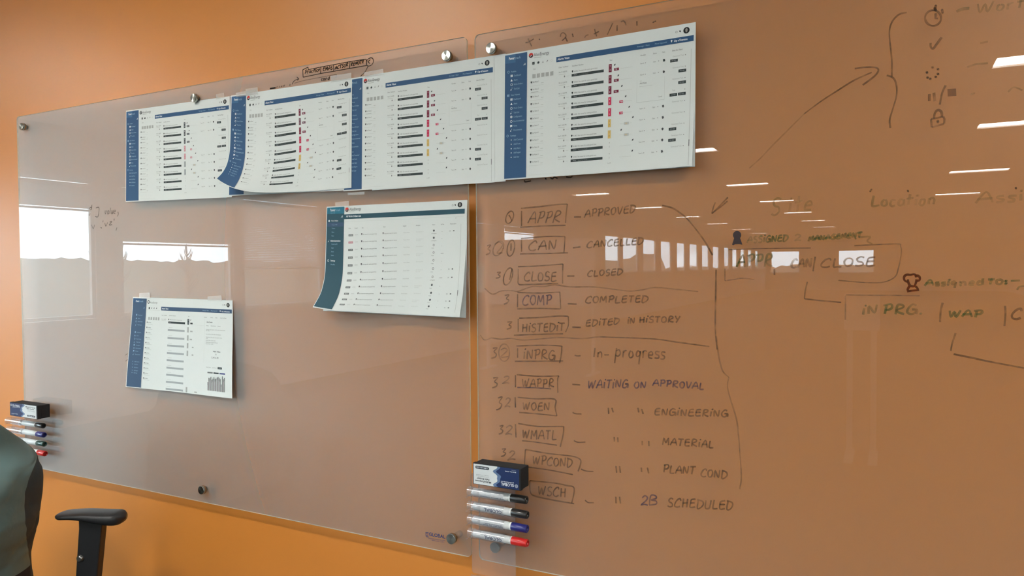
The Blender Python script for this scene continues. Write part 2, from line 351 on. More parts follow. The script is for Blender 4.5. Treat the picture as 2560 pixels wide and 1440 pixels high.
# ------------------------------------------------------------------ printed pages
paper_m = mat('paper_white', (.78, .83, .81, 1), .75, spec=.25, bump=.04, bscale=300)
PC = {}
def pc(name, r, g, b_): PC[name] = mat('ink_'+name, srgb(r, g, b_), .6, spec=.3, bump=.02, bscale=400); return PC[name]
COLS = [('navy', 48, 88, 128), ('navytop', 62, 106, 148), ('teal', 44, 84, 98), ('tealtop', 38, 118, 142), ('slate', 62, 88, 118),
        ('char', 54, 66, 66), ('grey', 122, 128, 126), ('lgrey', 178, 183, 180), ('faint', 200, 205, 202), ('dred', 128, 36, 62), ('red', 208, 52, 92), ('yel', 226, 196, 118),
        ('wht', 236, 242, 245), ('pblue', 150, 185, 215), ('logored', 214, 62, 56), ('black', 30, 34, 36), ('skin', 150, 150, 142), ('violet', 76, 84, 140), ('greybar', 168, 176, 178), ('dgrey', 84, 90, 92), ('pink', 214, 150, 160), ('plum', 122, 84, 98)]
CI = {}
for i, (nm, r_, g_, b_) in enumerate(COLS): CI[nm] = i; pc(nm, r_, g_, b_)
CM = [PC[c[0]] for c in COLS]
def lerp_path(path, t):
    for (t0, p0), (t1, p1) in zip(path, path[1:]):
        if t <= t1 or (t1, p1) == path[-1]:
            k = (t-t0)/(t1-t0); return p0.lerp(p1, k)
class Sheet:
    W, H = .4318, .2794
    def __init__(s, TL, TR, BR, BL, y, curve=None, lift=None):
        s.c = [on_y(*p, y) for p in (TL, TR, BR, BL)]; s.y = y; s.curve = None; s.lift = lift
        if curve: s.curve = {k: [(t, on_y(*p, y)) for t, p in v] for k, v in curve.items()}
    def sm(s, path, t):                                # smoothed polyline
        if len(path) == 2: return lerp_path(path, t)
        a = Vector((0, 0, 0)); ws = 0
        for k in range(-2, 3):
            tt = t+k*.035; wgt = (.1, .2, .4, .2, .1)[k+2]
            if tt < 0 or tt > 1: tt2 = min(1, max(0, tt)); q = lerp_path(path, tt2)*2-lerp_path(path, min(1, max(0, 2*tt2-tt))) if False else lerp_path(path, tt2)
            else: q = lerp_path(path, tt)
            a += q*wgt; ws += wgt
        e = lerp_path(path, t)
        if t < .04 or t > .96: return e
        return a/ws
    def pos(s, u, v, off=0.0):
        A, B_, D, E_ = s.c
        if s.curve:
            T = s.sm(s.curve['T'], u); Bo = s.sm(s.curve['B'], u); L_ = s.sm(s.curve['L'], v); R_ = s.sm(s.curve['R'], v)
            p = T*(1-v)+Bo*v+L_*(1-u)+R_*u-(A*(1-u)*(1-v)+B_*u*(1-v)+s.curve['B'][-1][1]*u*v+s.curve['B'][0][1]*(1-u)*v)
            h = s.lift(u, v); k = (h+off)/(s.y-CAM.y)
            return p.lerp(CAM, k)
        p = (A*(1-u)+B_*u)*(1-v)+(E_*(1-u)+D*u)*v
        h = s.lift(u, v) if s.lift else 0
        return Vector((p.x, p.y-h-off, p.z))
    def body(s, parent=None, name='sheet'):
        nu, nv = (64, 56) if (s.curve or s.lift) else (2, 2)
        F = [[s.pos(i/nu, j/nv) for i in range(nu+1)] for j in range(nv+1)]; Bk = [[p+Vector((0, .00018, 0)) for p in r] for r in F]
        b = MB(); b.grid(F); b.grid([r[::-1] for r in Bk])
        for rim in ([F[0], Bk[0]], [Bk[-1], F[-1]]): b.grid(rim, smooth=False)
        b.grid([[r[0] for r in Bk], [r[0] for r in F]], smooth=False); b.grid([[r[-1] for r in F], [r[-1] for r in Bk]], smooth=False)
        return b.build(name, paper_m, parent, recalc=False)
class Print:
    def __init__(s, sheet): s.s = sheet; s.b = MB(); s.curv = bool(sheet.curve or sheet.lift)
    def rect(s, u0, v0, u1, v1, c, lay=0):
        off = (.00022+lay*.00016)*(2.3 if s.curv else 1); nu = max(1, math.ceil(abs(u1-u0)/.036)) if s.curv else 1; nv = max(1, math.ceil(abs(v1-v0)/.042)) if s.curv else 1
        s.b.grid([[s.s.pos(u0+(u1-u0)*i/nu, v0+(v1-v0)*j/nv, off) for i in range(nu+1)] for j in range(nv+1)], CI[c])
    def poly(s, pts, c, lay=0): s.b.face([s.s.pos(u, v, (.00022+lay*.00016)*(2.3 if s.curv else 1)) for u, v in pts], CI[c], True)
    def disc(s, u, v, r, c, lay=0, asp=1.0, n=14):       # r in units of u
        s.poly([(u+r*math.cos(2*math.pi*k/n)*asp, v+r*1.545*math.sin(2*math.pi*k/n)) for k in range(n)], c, lay)
    def ring(s, u, v, r, t, c, lay=0, n=12):
        for k in range(n):
            a, b_ = 2*math.pi*k/n, 2*math.pi*(k+1)/n
            s.poly([(u+r*math.cos(a), v+r*1.545*math.sin(a)), (u+r*math.cos(b_), v+r*1.545*math.sin(b_)), (u+(r-t)*math.cos(b_), v+(r-t)*1.545*math.sin(b_)), (u+(r-t)*math.cos(a), v+(r-t)*1.545*math.sin(a))], c, lay)
    def text(s, t, u, v, w_, h, c, lay=1, bold=False):   # v = baseline, h = cap height (v units), w_ = width in u
        P, W = text_polys(t, bold); k = w_/W
        for p in P: s.poly([(u+x*k, v-y_*h) for x, y_ in p], c, lay)
    def build(s, name, parent):
        used = sorted(set(s.b.m)); s.b.m = [used.index(x) for x in s.b.m]
        return s.b.build(name, [CM[k] for k in used], parent, recalc=False)
def avatar(P, u, v, r=.0145):
    P.disc(u, v, r, 'black', 0, n=20); P.poly([(u-.006, v-.004), (u-.003, v-.014), (u+.003, v-.014), (u+.006, v-.003), (u+.004, v+.010), (u, v+.015), (u-.004, v+.010)], 'skin', 1)
    P.ring(u-.047, v+.001, .005, .0015, 'grey'); P.poly([(u-.035, v-.006), (u-.027, v-.006), (u-.026, v+.007), (u-.033, v+.003)], 'dgrey')
def logo(P, u, v, colr=True):
    P.disc(u, v, .0125, 'logored' if colr else 'grey', 0, n=20); P.poly([(u-.012, v+.004), (u-.004, v+.006), (u+.003, v-.004), (u+.012, v+.002), (u+.009, v+.014), (u, v+.019), (u-.009, v+.014)], 'black', 1)
    P.poly([(u-.005, v+.010), (u-.002, v+.002), (u, v+.008), (u+.004, v-.004), (u+.006, v+.006)], 'wht', 2)
def icon(P, k, u, v, c='wht'):
    if k == 'sq': P.rect(u-.006, v-.009, u+.006, v+.009, c, 1); P.rect(u-.0007, v-.009, u+.0007, v+.009, 'navy', 2)
    elif k == 'tri': P.poly([(u, v-.010), (u+.0065, v+.008), (u-.0065, v+.008)], c, 1)
    elif k == 'ring': P.ring(u, v, .0065, .0018, c, 1)
    elif k == 'tool': P.poly([(u-.007, v+.010), (u-.003, v-.002), (u+.001, v+.004), (u-.001, v+.010)], c, 1); P.rect(u+.001, v-.009, u+.005, v-.006, c, 1)
    elif k == 'disc': P.disc(u, v, .0065, c, 1); P.disc(u, v, .0025, 'navy', 2)
    elif k == 'note': P.rect(u-.006, v-.008, u+.006, v+.006, c, 1); P.poly([(u-.006, v+.006), (u-.001, v+.006), (u-.006, v+.011)], c, 1)
    elif k == 'pin': P.disc(u, v-.002, .0042, c, 1, n=10); P.poly([(u-.003, v), (u+.003, v), (u, v+.011)], c, 1)
    elif k == 'dot': P.disc(u, v, .003, c, 1, n=8)
def sidebar(S, parent, bar='navy', top='navytop', u1=.134, cut=False, fnt='pblue'):
    P = Print(S); P.rect(.005, .012, u1, .99, bar)
    P.rect(.005, .012, u1*.5, .078, top, .5); P.build('printed_sidebar', parent)
    P = Print(S)
    P.text('Power', .028, .053, .034, .022, 'wht', 2, True); P.text('track', .063, .053, .034, .020, fnt, 2)
    for k in range(3): P.rect(.112+k*.004, .108-k*.006, .126, .1105-k*.006, 'wht', 1)
    icon(P, 'ring', .026, .147, fnt); P.text('Portfolio', .042, .154, .03, .013, fnt, 1)
    for (t, wd, ic, v) in [('Dashboard', .042, 'sq', .184), ('Alerts', .022, 'tri', .219), ('Work Orders', .052, 'ring', .253), ('Task List', .034, 'tool', .288)]:
        icon(P, ic, .045, v-.004); P.text(t, .058, v+.003, wd, .014, fnt, 1)
    icon(P, 'sq', .026, .332, fnt); P.text('Site Name', .042, .338, .052, .013, fnt, 1)
    for (t, wd, ic, v) in [('Dashboard', .042, 'sq', .370), ('Alerts', .022, 'tri', .405), ('Work Orders', .052, 'ring', .440), ('Task List', .034, 'tool', .475), ('Configuration', .050, 'disc', .508), ('Environmental', .063, 'ring', .543), ('Notes', .022, 'note', .579), ('Documents', .050, 'tool', .613)]:
        icon(P, ic, .045, v-.004); P.text(t, .058, v+.003, wd, .014, fnt, 1)
    icon(P, 'ring', .024, .652, fnt); P.text('Settings', .040, .659, .034, .013, fnt, 1)
    for (t, wd, v) in [('Add Customer', .056, .690), ('Add Form', .040, .724), ('Add Alert', .040, .759), ('Add Report', .042, .792), ('Add User', .034, .827)]:
        icon(P, 'dot', .046, v-.004); P.text(t, .060, v+.003, wd, .014, fnt, 1)
    P.build('printed_menu', parent)
def alerts_page(S, parent, style='col', side=True):
    colr = style != 'bw'
    if side: sidebar(S, parent)
    P = Print(S); P.rect(.299, .088, .992, .128, 'navy'); P.text('Alerts View', .306, .115, .066, .016, 'wht', 1, True)
    P.text('Average / New', .722, .113, .062, .011, 'pblue'); P.text('Most Impactful', .809, .113, .058, .011, 'pblue'); icon(P, 'pin', .889, .106, 'wht'); P.text('City of Evanston', .900, .115, .064, .014, 'wht', 1, True)
    P.build('printed_header', parent)
    P = Print(S); logo(P, .156, .043, colr); P.text('AlsoEnergy', .172, .055, .087, .024, 'dgrey', 1); P.rect(.174, .066, .215, .068, 'grey')
    avatar(P, .958, .047)
    P.rect(.164, .097, .177, .117, 'char'); P.disc(.170, .107, .003, 'grey', 1); P.poly([(.192, .112), (.194, .101), (.200, .098), (.205, .104), (.203, .114), (.197, .117)], 'char')
    P.rect(.219, .112, .229, .114, 'grey'); P.poly([(.2235, .099), (.2245, .099), (.226, .111), (.222, .111)], 'grey'); P.poly([(.244, .115), (.249, .100), (.254, .100), (.248, .112)], 'grey'); P.ring(.273, .109, .005, .0012, 'faint')
    P.text('Filter', .170, .158, .015, .009, 'grey')
    for u in (.175, .199, .2245, .249, .2745): P.rect(u-.009, .192, u+.009, .223, 'lgrey')
    for k in range(12):
        v = .254+.0564*k; icon(P, 'pin', .160, v, 'char'); P.text('Site Name %d' % (k+1), .167, v+.005, .036 if k < 9 else .040, .012, 'grey')
        P.rect(.152, v+.028, .229, v+.0295, 'faint'); P.rect(.215, v+.012, .229, v+.0145, 'lgrey')
    P.rect(.158, .330, .20, .334, 'lgrey')
    P.text('Date / Updated', .313, .176, .052, .010, 'grey'); P.text('Site/Alert Number', .386, .180, .062, .011, 'grey'); P.text('Sev', .584, .180, .014, .011, 'grey')
    for t, u0, u1 in (('Handler', .739, .766), ('Status', .801, .819), ('Note', .845, .859)): P.text(t, u0, .179, u1-u0, .011, 'grey')
    P.text('Select Site Object', .892, .179, .050, .011, 'dgrey')
    P.build('printed_toolbar', parent)
    P = Print(S); bars = (.235, .316, .397, .477, .559, .639, .721, .800, .881)
    sevs = ['dred', 'dred', 'dred', 'red', 'red', 'yel', 'yel', None, None] if style != 'bw' else ['dgrey', 'dgrey', 'dgrey', 'pink', 'pink', 'greybar', 'greybar', None, None]
    if style == 'mid': sevs = ['plum', 'dgrey', 'plum', 'pink', 'pink', 'yel', 'yel', None, None]; sevs = ['dred', 'plum', 'dred', 'red', 'red', 'yel', 'yel', None, None]
    bu = (.607, .607, .607, .637, .637, .662, .662)
    for k, v in enumerate(bars):
        P.rect(.384, v, .554, v+.019, 'char'); P.text('Alert', .396, v+.014, .018, .010, 'greybar', 1); P.text('Inverter fault', .424, v+.014, .05, .009, 'grey', 1)
        icon(P, 'pin', .389, v-.019, 'char'); P.text('A-862: Site name for some good time', .397, v-.013, .124, .011, 'grey')
        P.text('Mar 5, 12:00 PM', .314, v-.021, .045, .011, 'grey'); P.rect(.314, v-.010, .350, v-.008, 'lgrey'); P.poly([(.342, v+.006), (.346, v+.001), (.349, v+.011), (.344, v+.018)], 'grey'); P.rect(.356, v+.008, .372, v+.010, 'faint')
        if sevs[k]:
            P.rect(.580, v-.032, .595, v+.027, sevs[k]); cc = 'wht' if k < 5 else 'dgrey'
            P.text('%d' % (9-k), .585, v-.012, .004, .012, cc); P.text('%d' % (k+2), .585, v+.016, .004, .012, cc)
            wdt = .025 if k < 3 else (.018 if k < 5 else .025); P.rect(bu[k], v+.002, bu[k]+wdt, v+.021, sevs[k] if k < 5 else 'faint'); P.text('High', bu[k]+.005, v+.015, .012, .010, 'wht' if k < 5 else 'yel', 1)
        else:
            P.text('4', .587, v-.014, .004, .011, 'grey'); P.text('2', .587, v+.014, .004, .011, 'grey')
        P.rect(.64, v+.010, .70, v+.0115, 'faint')
        for q, t in ((.738, 'Team A'), (.802, 'Open')):
            if k not in (2, 3): P.text(t, q, v+.002, .020 if t == 'Team A' else .014, .010, 'grey'); P.poly([(q+.024, v-.006), (q+.029, v-.006), (q+.0265, v+.001)], 'grey')
        if k not in (2, 3): P.poly([(.849, v-.010), (.856, v-.012), (.860, v-.002), (.855, v+.008), (.850, v+.004)], 'dgrey' if k else 'char')
    for (u, v) in [(.610, .214), (.629, .295), (.648, .375), (.668, .454), (.687, .533), (.706, .612), (.648, .695), (.707, .776), (.706, .855)]:
        P.poly([(u-.004, v+.006), (u-.002, v-.006), (u+.005, v-.008), (u+.003, v+.004)], 'dgrey')
    if style != 'bw': P.text('Add Note', .738, .380, .034, .012, 'dgrey'); P.rect(.738, .356, .748, .359, 'faint'); P.rect(.735, .396, .80, .398, 'faint'); P.text('Cancel', .829, .490, .019, .010, 'grey'); P.rect(.724, .509, .859, .5105, 'lgrey')
    if style != 'bw': P.rect(.7235, .345, .7243, .509, 'faint'); P.rect(.859, .345, .8598, .509, 'faint')
    for k in range(9):
        v = .216+.0795*k
        if k != 3: P.text('Generated Task', .896, v+.004, .052, .010, 'lgrey')
        else: P.text('Task', .896, v+.004, .014, .010, 'lgrey')
        P.poly([(.953, v-.003), (.958, v-.003), (.9555, v+.004)], 'grey')
    for (u, v) in [(.884, .235), (.924, .313), (.924, .394), (.884, .475), (.924, .474), (.884, .716), (.883, .795)]:
        P.rect(u, v, u+.036, v+.020, 'char'); P.text('WO 0021', u+.006, v+.015, .024, .010, 'greybar', 1)
    P.rect(.981, .18, .9825, .99, 'lgrey'); P.rect(.980, .811, .983, .857, 'dgrey'); P.text('1 of 9', .580, .936, .018, .010, 'grey'); P.rect(.15, .975, .30, .976, 'faint')
    P.build('printed_table', parent)
def orders_page(S, parent, side_only=False):
    P = Print(S); P.rect(.004, .008, .137, .985, 'teal'); P.rect(.004, .008, .137, .069, 'tealtop', .5)
    if side_only: P.build('printed_sidebar', parent); return
    P.rect(.007, .150, .134, .188, 'slate', .5); P.build('printed_sidebar', parent)
    P = Print(S); P.text('Power', .028, .042, .040, .022, 'wht', 2, True); P.text('track', .069, .042, .038, .020, 'pblue', 2); P.text('demo site', .030, .063, .036, .010, 'pblue', 2)
    for k in range(3): P.rect(.112+k*.004, .102-k*.007, .128, .1048-k*.007, 'wht', 1)
    icon(P, 'disc', .022, .134); P.text('Work Orders', .038, .140, .054, .014, 'wht', 1, True)
    for t, v, wd in (('Create WO', .176, .044), ('Tasks', .210, .028), ('Open', .244, .022), ('Sites', .279, .020), ('Create List All', .354, .048), ('Open', .387, .02), ('Sites', .418, .022), ('Users', .450, .022), ('Profile', .527, .034)): P.text(t, .042, v, wd, .012, 'pblue', 1)
    icon(P, 'tool', .022, .320); P.text('Administration', .036, .326, .078, .014, 'wht', 1, True); icon(P, 'ring', .023, .489); P.text('Settings', .040, .495, .036, .014, 'wht', 1, True)
    P.build('printed_menu', parent)
    P = Print(S); P.rect(.137, .078, .986, .121, 'teal'); P.text('All Work Orders List', .153, .105, .112, .017, 'wht', 1, True); P.build('printed_header', parent)
    P = Print(S); logo(P, .158, .034); P.text('AlsoEnergy', .177, .044, .088, .024, 'dgrey'); P.rect(.178, .055, .215, .057, 'grey'); avatar(P, .954, .040)
    for t, u, wd in (('ID #', .174, .014), ('Created', .218, .022), ('Site', .274, .010), ('Asset', .428, .016), ('Assigned', .568, .024), ('Description', .66, .03), ('Status', .772, .020), ('Due Date', .83, .022), ('Reminders', .893, .040)): P.text(t, u, .212, wd, .010, 'dgrey')
    P.text('>', .927, .165, .006, .016, 'grey'); P.rect(.145, .145, .98, .146, 'faint')
    rows = [.262+.0645*k for k in range(11)]
    for k, v in enumerate(rows):
        P.rect(.174, v, .208, v+.018, 'grey' if k != 1 else 'pink'); P.text('WO 01%02d' % (k+3), .179, v+.014, .024, .010, 'wht', 1)
        P.text('3/5/2015', .223, v+.011, .022, .009, 'lgrey'); icon(P, 'pin', .272, v+.003, 'dgrey'); P.text('Site name for some good time', .279, v+.010, .102, .010, 'grey')
        icon(P, 'pin', .427, v+.003, 'dgrey'); P.text('Long asset name for inverter', .434, v+.010, .092, .010, 'grey'); P.text('Person Name', .572, v+.010, .044, .009, 'lgrey'); P.text('Short description of', .662, v+.008, .05, .009, 'faint')
        if k % 2: P.text('the work', .662, v+.022, .03, .009, 'faint')
        (P.disc if k in (0, 1, 7, 8, 9, 10) else (lambda a, b_, r, c: P.ring(a, b_, r, .002, c)))(.784, v-.001, .0062, 'dgrey'); P.text('In Progress', .768, v+.028, .034 if k in (0, 1, 6) else .018, .008, 'grey')
        if k in (0, 5, 6, 8, 9, 10): P.text('28d', .888, v+.013, .010, .010, 'grey'); P.poly([(.913, v+.013), (.913, v+.003), (.922, v+.003), (.922, v+.013)], 'grey')
        if k in (3, 6): P.rect(.832, v+.008, .852, v+.011, 'grey')
        else: P.rect(.838, v+.008, .841, v+.011, 'grey')
    P.rect(.9635, .21, .965, .96, 'lgrey'); P.rect(.9625, .755, .966, .80, 'dgrey'); P.build('printed_table', parent)
def detail_page(S, parent):
    P = Print(S); P.rect(.007, .012, .151, .992, 'slate'); P.rect(.007, .012, .09, .06, 'navy', .5); P.build('printed_sidebar', parent)
    P = Print(S); P.text('Power', .038, .052, .036, .020, 'wht', 2, True); P.text('track', .075, .052, .044, .018, 'pblue', 2)
    for k in range(3): P.rect(.122+k*.004, .118-k*.006, .136, .1205-k*.006, 'pblue', 1)
    for v, ic, wd in [(.194, 'sq', .044), (.231, 'tri', .024), (.266, 'ring', .052), (.302, 'tool', .044), (.385, 'disc', .044), (.421, 'tri', .022), (.458, 'ring', .05), (.492, 'tool', .042), (.526, 'disc', .044), (.559, 'ring', .052), (.592, 'note', .03), (.628, 'tool', .052), (.708, 'dot', .05), (.738, 'dot', .036), (.773, 'dot', .04), (.807, 'dot', .04), (.833, 'dot', .036)]:
        icon(P, ic, .056, v, 'pblue'); P.text({.194: 'Dashboard', .231: 'Alerts', .266: 'Work Orders', .302: 'Task List', .385: 'Dashboard', .421: 'Alerts', .458: 'Work Orders', .492: 'Task List', .526: 'Configure', .559: 'Environment', .592: 'Notes', .628: 'Documents', .708: 'Add Customer', .738: 'Add Form', .773: 'Add Alert', .807: 'Add Report', .833: 'Add User'}[v], .073, v+.006, wd, .011, 'pblue', 1)
    P.build('printed_menu', parent)
    P = Print(S); P.rect(.309, .094, .993, .134, 'slate'); P.text('Alerts View', .317, .121, .066, .015, 'wht', 1, True); P.text('Average / New', .72, .119, .06, .010, 'pblue'); P.text('Most Impactful', .80, .119, .06, .010, 'pblue'); icon(P, 'pin', .887, .115, 'wht'); P.text('City of Evanston', .899, .124, .076, .013, 'wht', 1, True); P.build('printed_header', parent)
    P = Print(S); P.ring(.173, .048, .012, .005, 'black'); P.text('AlsoEnergy', .188, .062, .080, .020, 'grey'); avatar(P, .959, .05)
    P.rect(.178, .103, .190, .125, 'char'); 
    for u in (.209, .234, .260): P.poly([(u-.004, .121), (u-.001, .106), (u+.005, .106), (u+.003, .119)], 'dgrey')
    P.rect(.166, .087, .297, .0885, 'faint'); P.rect(.166, .134, .297, .1355, 'lgrey')
    for u in (.188, .212, .237, .262, .287): P.rect(u-.008, .210, u+.008, .242, 'lgrey')
    for k in range(12):
        v = .270+.0557*k; icon(P, 'pin', .172, v, 'dgrey'); P.text('Site Name', .179, v+.006, .034, .012, 'dgrey'); P.rect(.17, v+.018, .228, v+.020, 'lgrey')
    for t, u0, u1 in (('Date / Updated', .318, .372), ('Site/Alert Number', .392, .460), ('Sev', .581, .596), ('Handler', .736, .764), ('Status', .797, .82), ('Note', .843, .86), ('Select Site Object', .888, .944)): P.text(t, u0, .190, u1-u0, .011, 'grey')
    P.text('Mar 5, 12:00 PM', .318, .232, .046, .010, 'grey'); P.rect(.318, .240, .36, .242, 'lgrey'); P.build('printed_toolbar', parent)
    P = Print(S); P.rect(.386, .249, .553, .270, 'char'); P.text('Alert', .396, .264, .018, .010, 'greybar', 1); icon(P, 'pin', .390, .228, 'char'); P.text('A-862: Site name for some good time', .398, .233, .124, .010, 'grey')
    P.rect(.576, .213, .593, .272, 'char'); P.text('7', .582, .233, .005, .012, 'wht'); P.text('9', .582, .262, .005, .012, 'wht'); P.rect(.604, .250, .627, .266, 'char'); P.rect(.604, .272, .735, .273, 'faint'); P.poly([(.603, .226), (.607, .216), (.612, .216), (.609, .228)], 'dgrey')
    for k, v in enumerate((.331, .416, .498, .579, .657, .738, .814, .891, .968)):
        P.rect(.384, v, .550, v+.020, 'greybar'); P.rect(.392, v-.018, .43, v-.016, 'lgrey')
        if k < 4 or k == 8:
            P.rect(.576, v-.032, .591, v+.025, 'lgrey'); P.text('6', .582, v-.010, .004, .012, 'grey'); P.text('5', .582, v+.018, .004, .012, 'grey')
            P.rect((.605, .602, .626, .626, 0, 0, 0, 0, .659)[k], v+.004, (.628, .625, .642, .642, 0, 0, 0, 0, .684)[k], v+.018, 'lgrey')
    P.rect(.742, .20, .743, .66, 'faint'); P.build('printed_table', parent)
    P = Print(S); P.text('Alert Details', .762, .240, .055, .013, 'dgrey', 1, True)
    for t, u0, u1, v in (('Notes', .760, .782, .276), ('Attachments', .80, .85, .276), ('History', .865, .892, .276), ('A short description of the alert shown here', .758, .934, .316), ('for site', .758, .79, .328), ('Second line of the alert description', .757, .897, .364), ('Third line of the alert description here', .757, .907, .396), ('and', .757, .775, .407), ('Fourth line of the text', .757, .848, .428), ('Fifth line of text shown', .757, .870, .448), ('Last line of it', .757, .827, .464)): P.text(t, u0, v, u1-u0, .010, 'grey')
    P.text('Alert Value', .828, .541, .067, .014, 'dgrey', 1, True); P.text('30', .848, .572, .013, .016, 'grey'); P.text('5,416.30', .815, .607, .064, .018, 'dgrey')
    P.text('Select Output     Last 24 hours', .769, .707, .095, .010, 'grey'); P.rect(.873, .692, .911, .713, 'char'); P.text('View', .880, .707, .024, .011, 'greybar', 1)
    P.rect(.780, .750, .829, .764, 'grey'); P.rect(.836, .750, .883, .764, 'char'); P.rect(.890, .750, .940, .764, 'violet')
    hs = [.857, .812, .815, .798, .829, .816, .798, .814, .813, .800, .791, .802, .813, .867, .783, .810, .797]
    for k, v in enumerate(hs): u = .783+k*.0094; P.rect(u, v, u+.0040, .944, 'plum' if k % 2 else 'dgrey'); P.rect(u, v, u+.0040, v+.03, 'dgrey', 1)
    P.build('printed_chart', parent)
tape_m = filmmat('clear_tape', (.85, .85, .80, 1), .22, rough=.25)
def tape(S_parent, pts, y):
    b = MB(); F = [on_y(*p, y) for p in pts]; b.face(F); b.face([p+Vector((0, .0001, 0)) for p in F][::-1]); b.build('tape', tape_m, S_parent, recalc=False)
def page(TL, TR, BR, BL, y, label, maker, curve=None, lift=None, grp='printed pages taped to the glass'):
    S = Sheet(TL, TR, BR, BL, y, curve, lift); ctr = S.pos(.5, .5)
    e = thing('printed_page', label, 'paper', ctr, grp); S.body(e); maker(S, e); return e
ss = lambda x: 0 if x <= 0 else (1 if x >= 1 else x*x*(3-2*x))
pA = page((315, 277), (574, 240.6), (579.5, 493), (314, 505), -.0007, 'leftmost printed page of the top row, on the left board', lambda S, e: alerts_page(S, e, 'bw'))
pB2 = page((576, 240), (880, 196), (880, 475), (571.5, 490), -.0013, 'flat printed page hidden under the curled page, only its bottom strip showing', lambda S, e: sidebar(S, e))
pC2 = page((934, 186), (1264, 134), (1264, 453.5), (930, 476), -.0012, 'blank page showing as a narrow strip left of the rightmost top page', lambda S, e: None)
pC = page((861, 198.5), (1235.5, 139.5), (1236.5, 456), (858.5, 478), -.0020, 'third printed page of the top row, its left edge under the curled page', lambda S, e: alerts_page(S, e, 'col'))
cB = {'T': [(0, (578, 239)), (1, (880, 195))], 'R': [(0, (880, 195)), (1, (878.5, 469.5))],
      'L': [(0, (578, 239)), (.28, (576, 310)), (.56, (573.5, 380)), (.70, (567, 410)), (.85, (555.5, 431)), (1, (540, 446))],
      'B': [(0, (540, 446)), (.07, (562, 462.5)), (.14, (588, 472.5)), (.26, (622, 480)), (.42, (680, 482)), (.7, (780, 478)), (1, (878.5, 469.5))]}
pB = page((578, 239), (880, 195), (878.5, 469.5), (540, 446), -.0032, 'second printed page of the top row, its lower left corner curling off the glass', lambda S, e: alerts_page(S, e, 'mid'), cB,
          lambda u, v: .046*(ss((v-.35)/.75)**1.3)*(ss(1-u/.62)**1.1)+.004*ss(v)*ss(1-u))
pD2 = page((1263, 136.5), (1739.5, 56), (1737.5, 417), (1261, 450), -.0030, 'page lying under the rightmost page of the top row, its right edge just showing', lambda S, e: None)
pD = page((1261, 136), (1739.5, 55), (1732, 416), (1258.5, 450.5), -.0038, 'rightmost and largest looking printed page of the top row, on the right board', lambda S, e: alerts_page(S, e, 'col'),
          lift=lambda u, v: .006*ss((v-.5)/.6)*ss((u-.6)/.45))
pE2 = page((819, 518), (1168.5, 500), (1165, 795), (808, 777), -.0008, 'page behind the curled work order page, showing along its right edge', lambda S, e: orders_page(S, e, True))
cE = {'T': [(0, (817, 517)), (1, (1168, 499.5))], 'R': [(0, (1168, 499.5)), (.5, (1164, 640)), (.8, (1157, 740)), (1, (1149, 793))],
      'L': [(0, (817, 517)), (.35, (814.5, 610)), (.62, (812, 690)), (.8, (802, 733)), (1, (781.5, 768))],
      'B': [(0, (781.5, 768)), (.07, (805, 772.5)), (.15, (833, 777)), (.5, (965, 783.5)), (1, (1149, 793))]}
pE = page((817, 517), (1168, 499.5), (1149, 793), (781.5, 768), -.0016, 'printed work order page with teal sidebar, lower left corner curling, under the top row', lambda S, e: orders_page(S, e), cE,
          lambda u, v: .034*(ss((v-.4)/.7)**1.2)*(ss(1-u/.7))+.013*ss((v-.4)/.6)*ss((u-.5)/.5))
pF = page((332.5, 742.5), (581.5, 751), (587, 995), (318, 966.5), -.0008, 'lone printed page low on the left board, with a small bar chart in its corner', lambda S, e: detail_page(S, e),
          lift=lambda u, v: .009*ss(v)*ss((u-.35)/.65)+.005*ss(v)*ss(1-u*2))
tape(pF, [(348, 733), (374, 731.5), (375, 747), (348, 746)], -.0024); tape(pF, [(519, 741), (553, 738.5), (555, 752.5), (519, 751)], -.0024)
tape(pB, [(590, 232), (641, 223), (645, 236), (590, 243)], -.0040); tape(pB, [(614, 222), (644, 218), (645, 234), (615, 240)], -.0042)
tape(pC, [(826, 190), (878, 182), (878, 198), (827, 206)], -.0045); tape(pC, [(910, 181), (958, 172), (959, 187), (911, 194)], -.0030)
tape(pC, [(869, 482), (911, 479.5), (911, 486), (870, 488)], -.0003); tape(pA, [(540, 236), (560, 232), (561, 244), (541, 248)], -.0015)
tape(pE, [(838, 506), (872, 502.5), (873, 518), (839, 521)], -.0022)

# ------------------------------------------------------------------ handwriting
INK = {'k': filmmat('ink_black', (.06, .035, .022, 1), .46, gloss=False, noise=.2), 'K': filmmat('ink_black_fresh', (.03, .018, .012, 1), .85, gloss=False, noise=.12),
       'f': filmmat('ink_faint', (.06, .045, .03, 1), .30, gloss=False, noise=.15), 'w': filmmat('ink_wiped', (.06, .045, .03, 1), .15, gloss=False, noise=.1), 'b': filmmat('ink_blue', (.04, .035, .09, 1), .55, gloss=False, noise=.2),
       'g': filmmat('ink_green', (.05, .10, .03, 1), .42, gloss=False, noise=.3, nscale=25), 'G': filmmat('ink_green_faint', (.06, .11, .03, 1), .22, gloss=False, noise=.2, nscale=25),
       'r': filmmat('ink_brown', (.10, .02, .008, 1), .88, gloss=False, noise=.08), 'n': filmmat('ink_print_blue', (.02, .04, .14, 1), .85, gloss=False)}
ell = lambda cx, cy, rx, ry, a0=0, a1=360, n=14, tilt=0: [(cx+rx*math.cos(math.radians(a0+(a1-a0)*k/n))+tilt*ry*math.sin(math.radians(a0+(a1-a0)*k/n)), cy+ry*math.sin(math.radians(a0+(a1-a0)*k/n))) for k in range(n+1)]
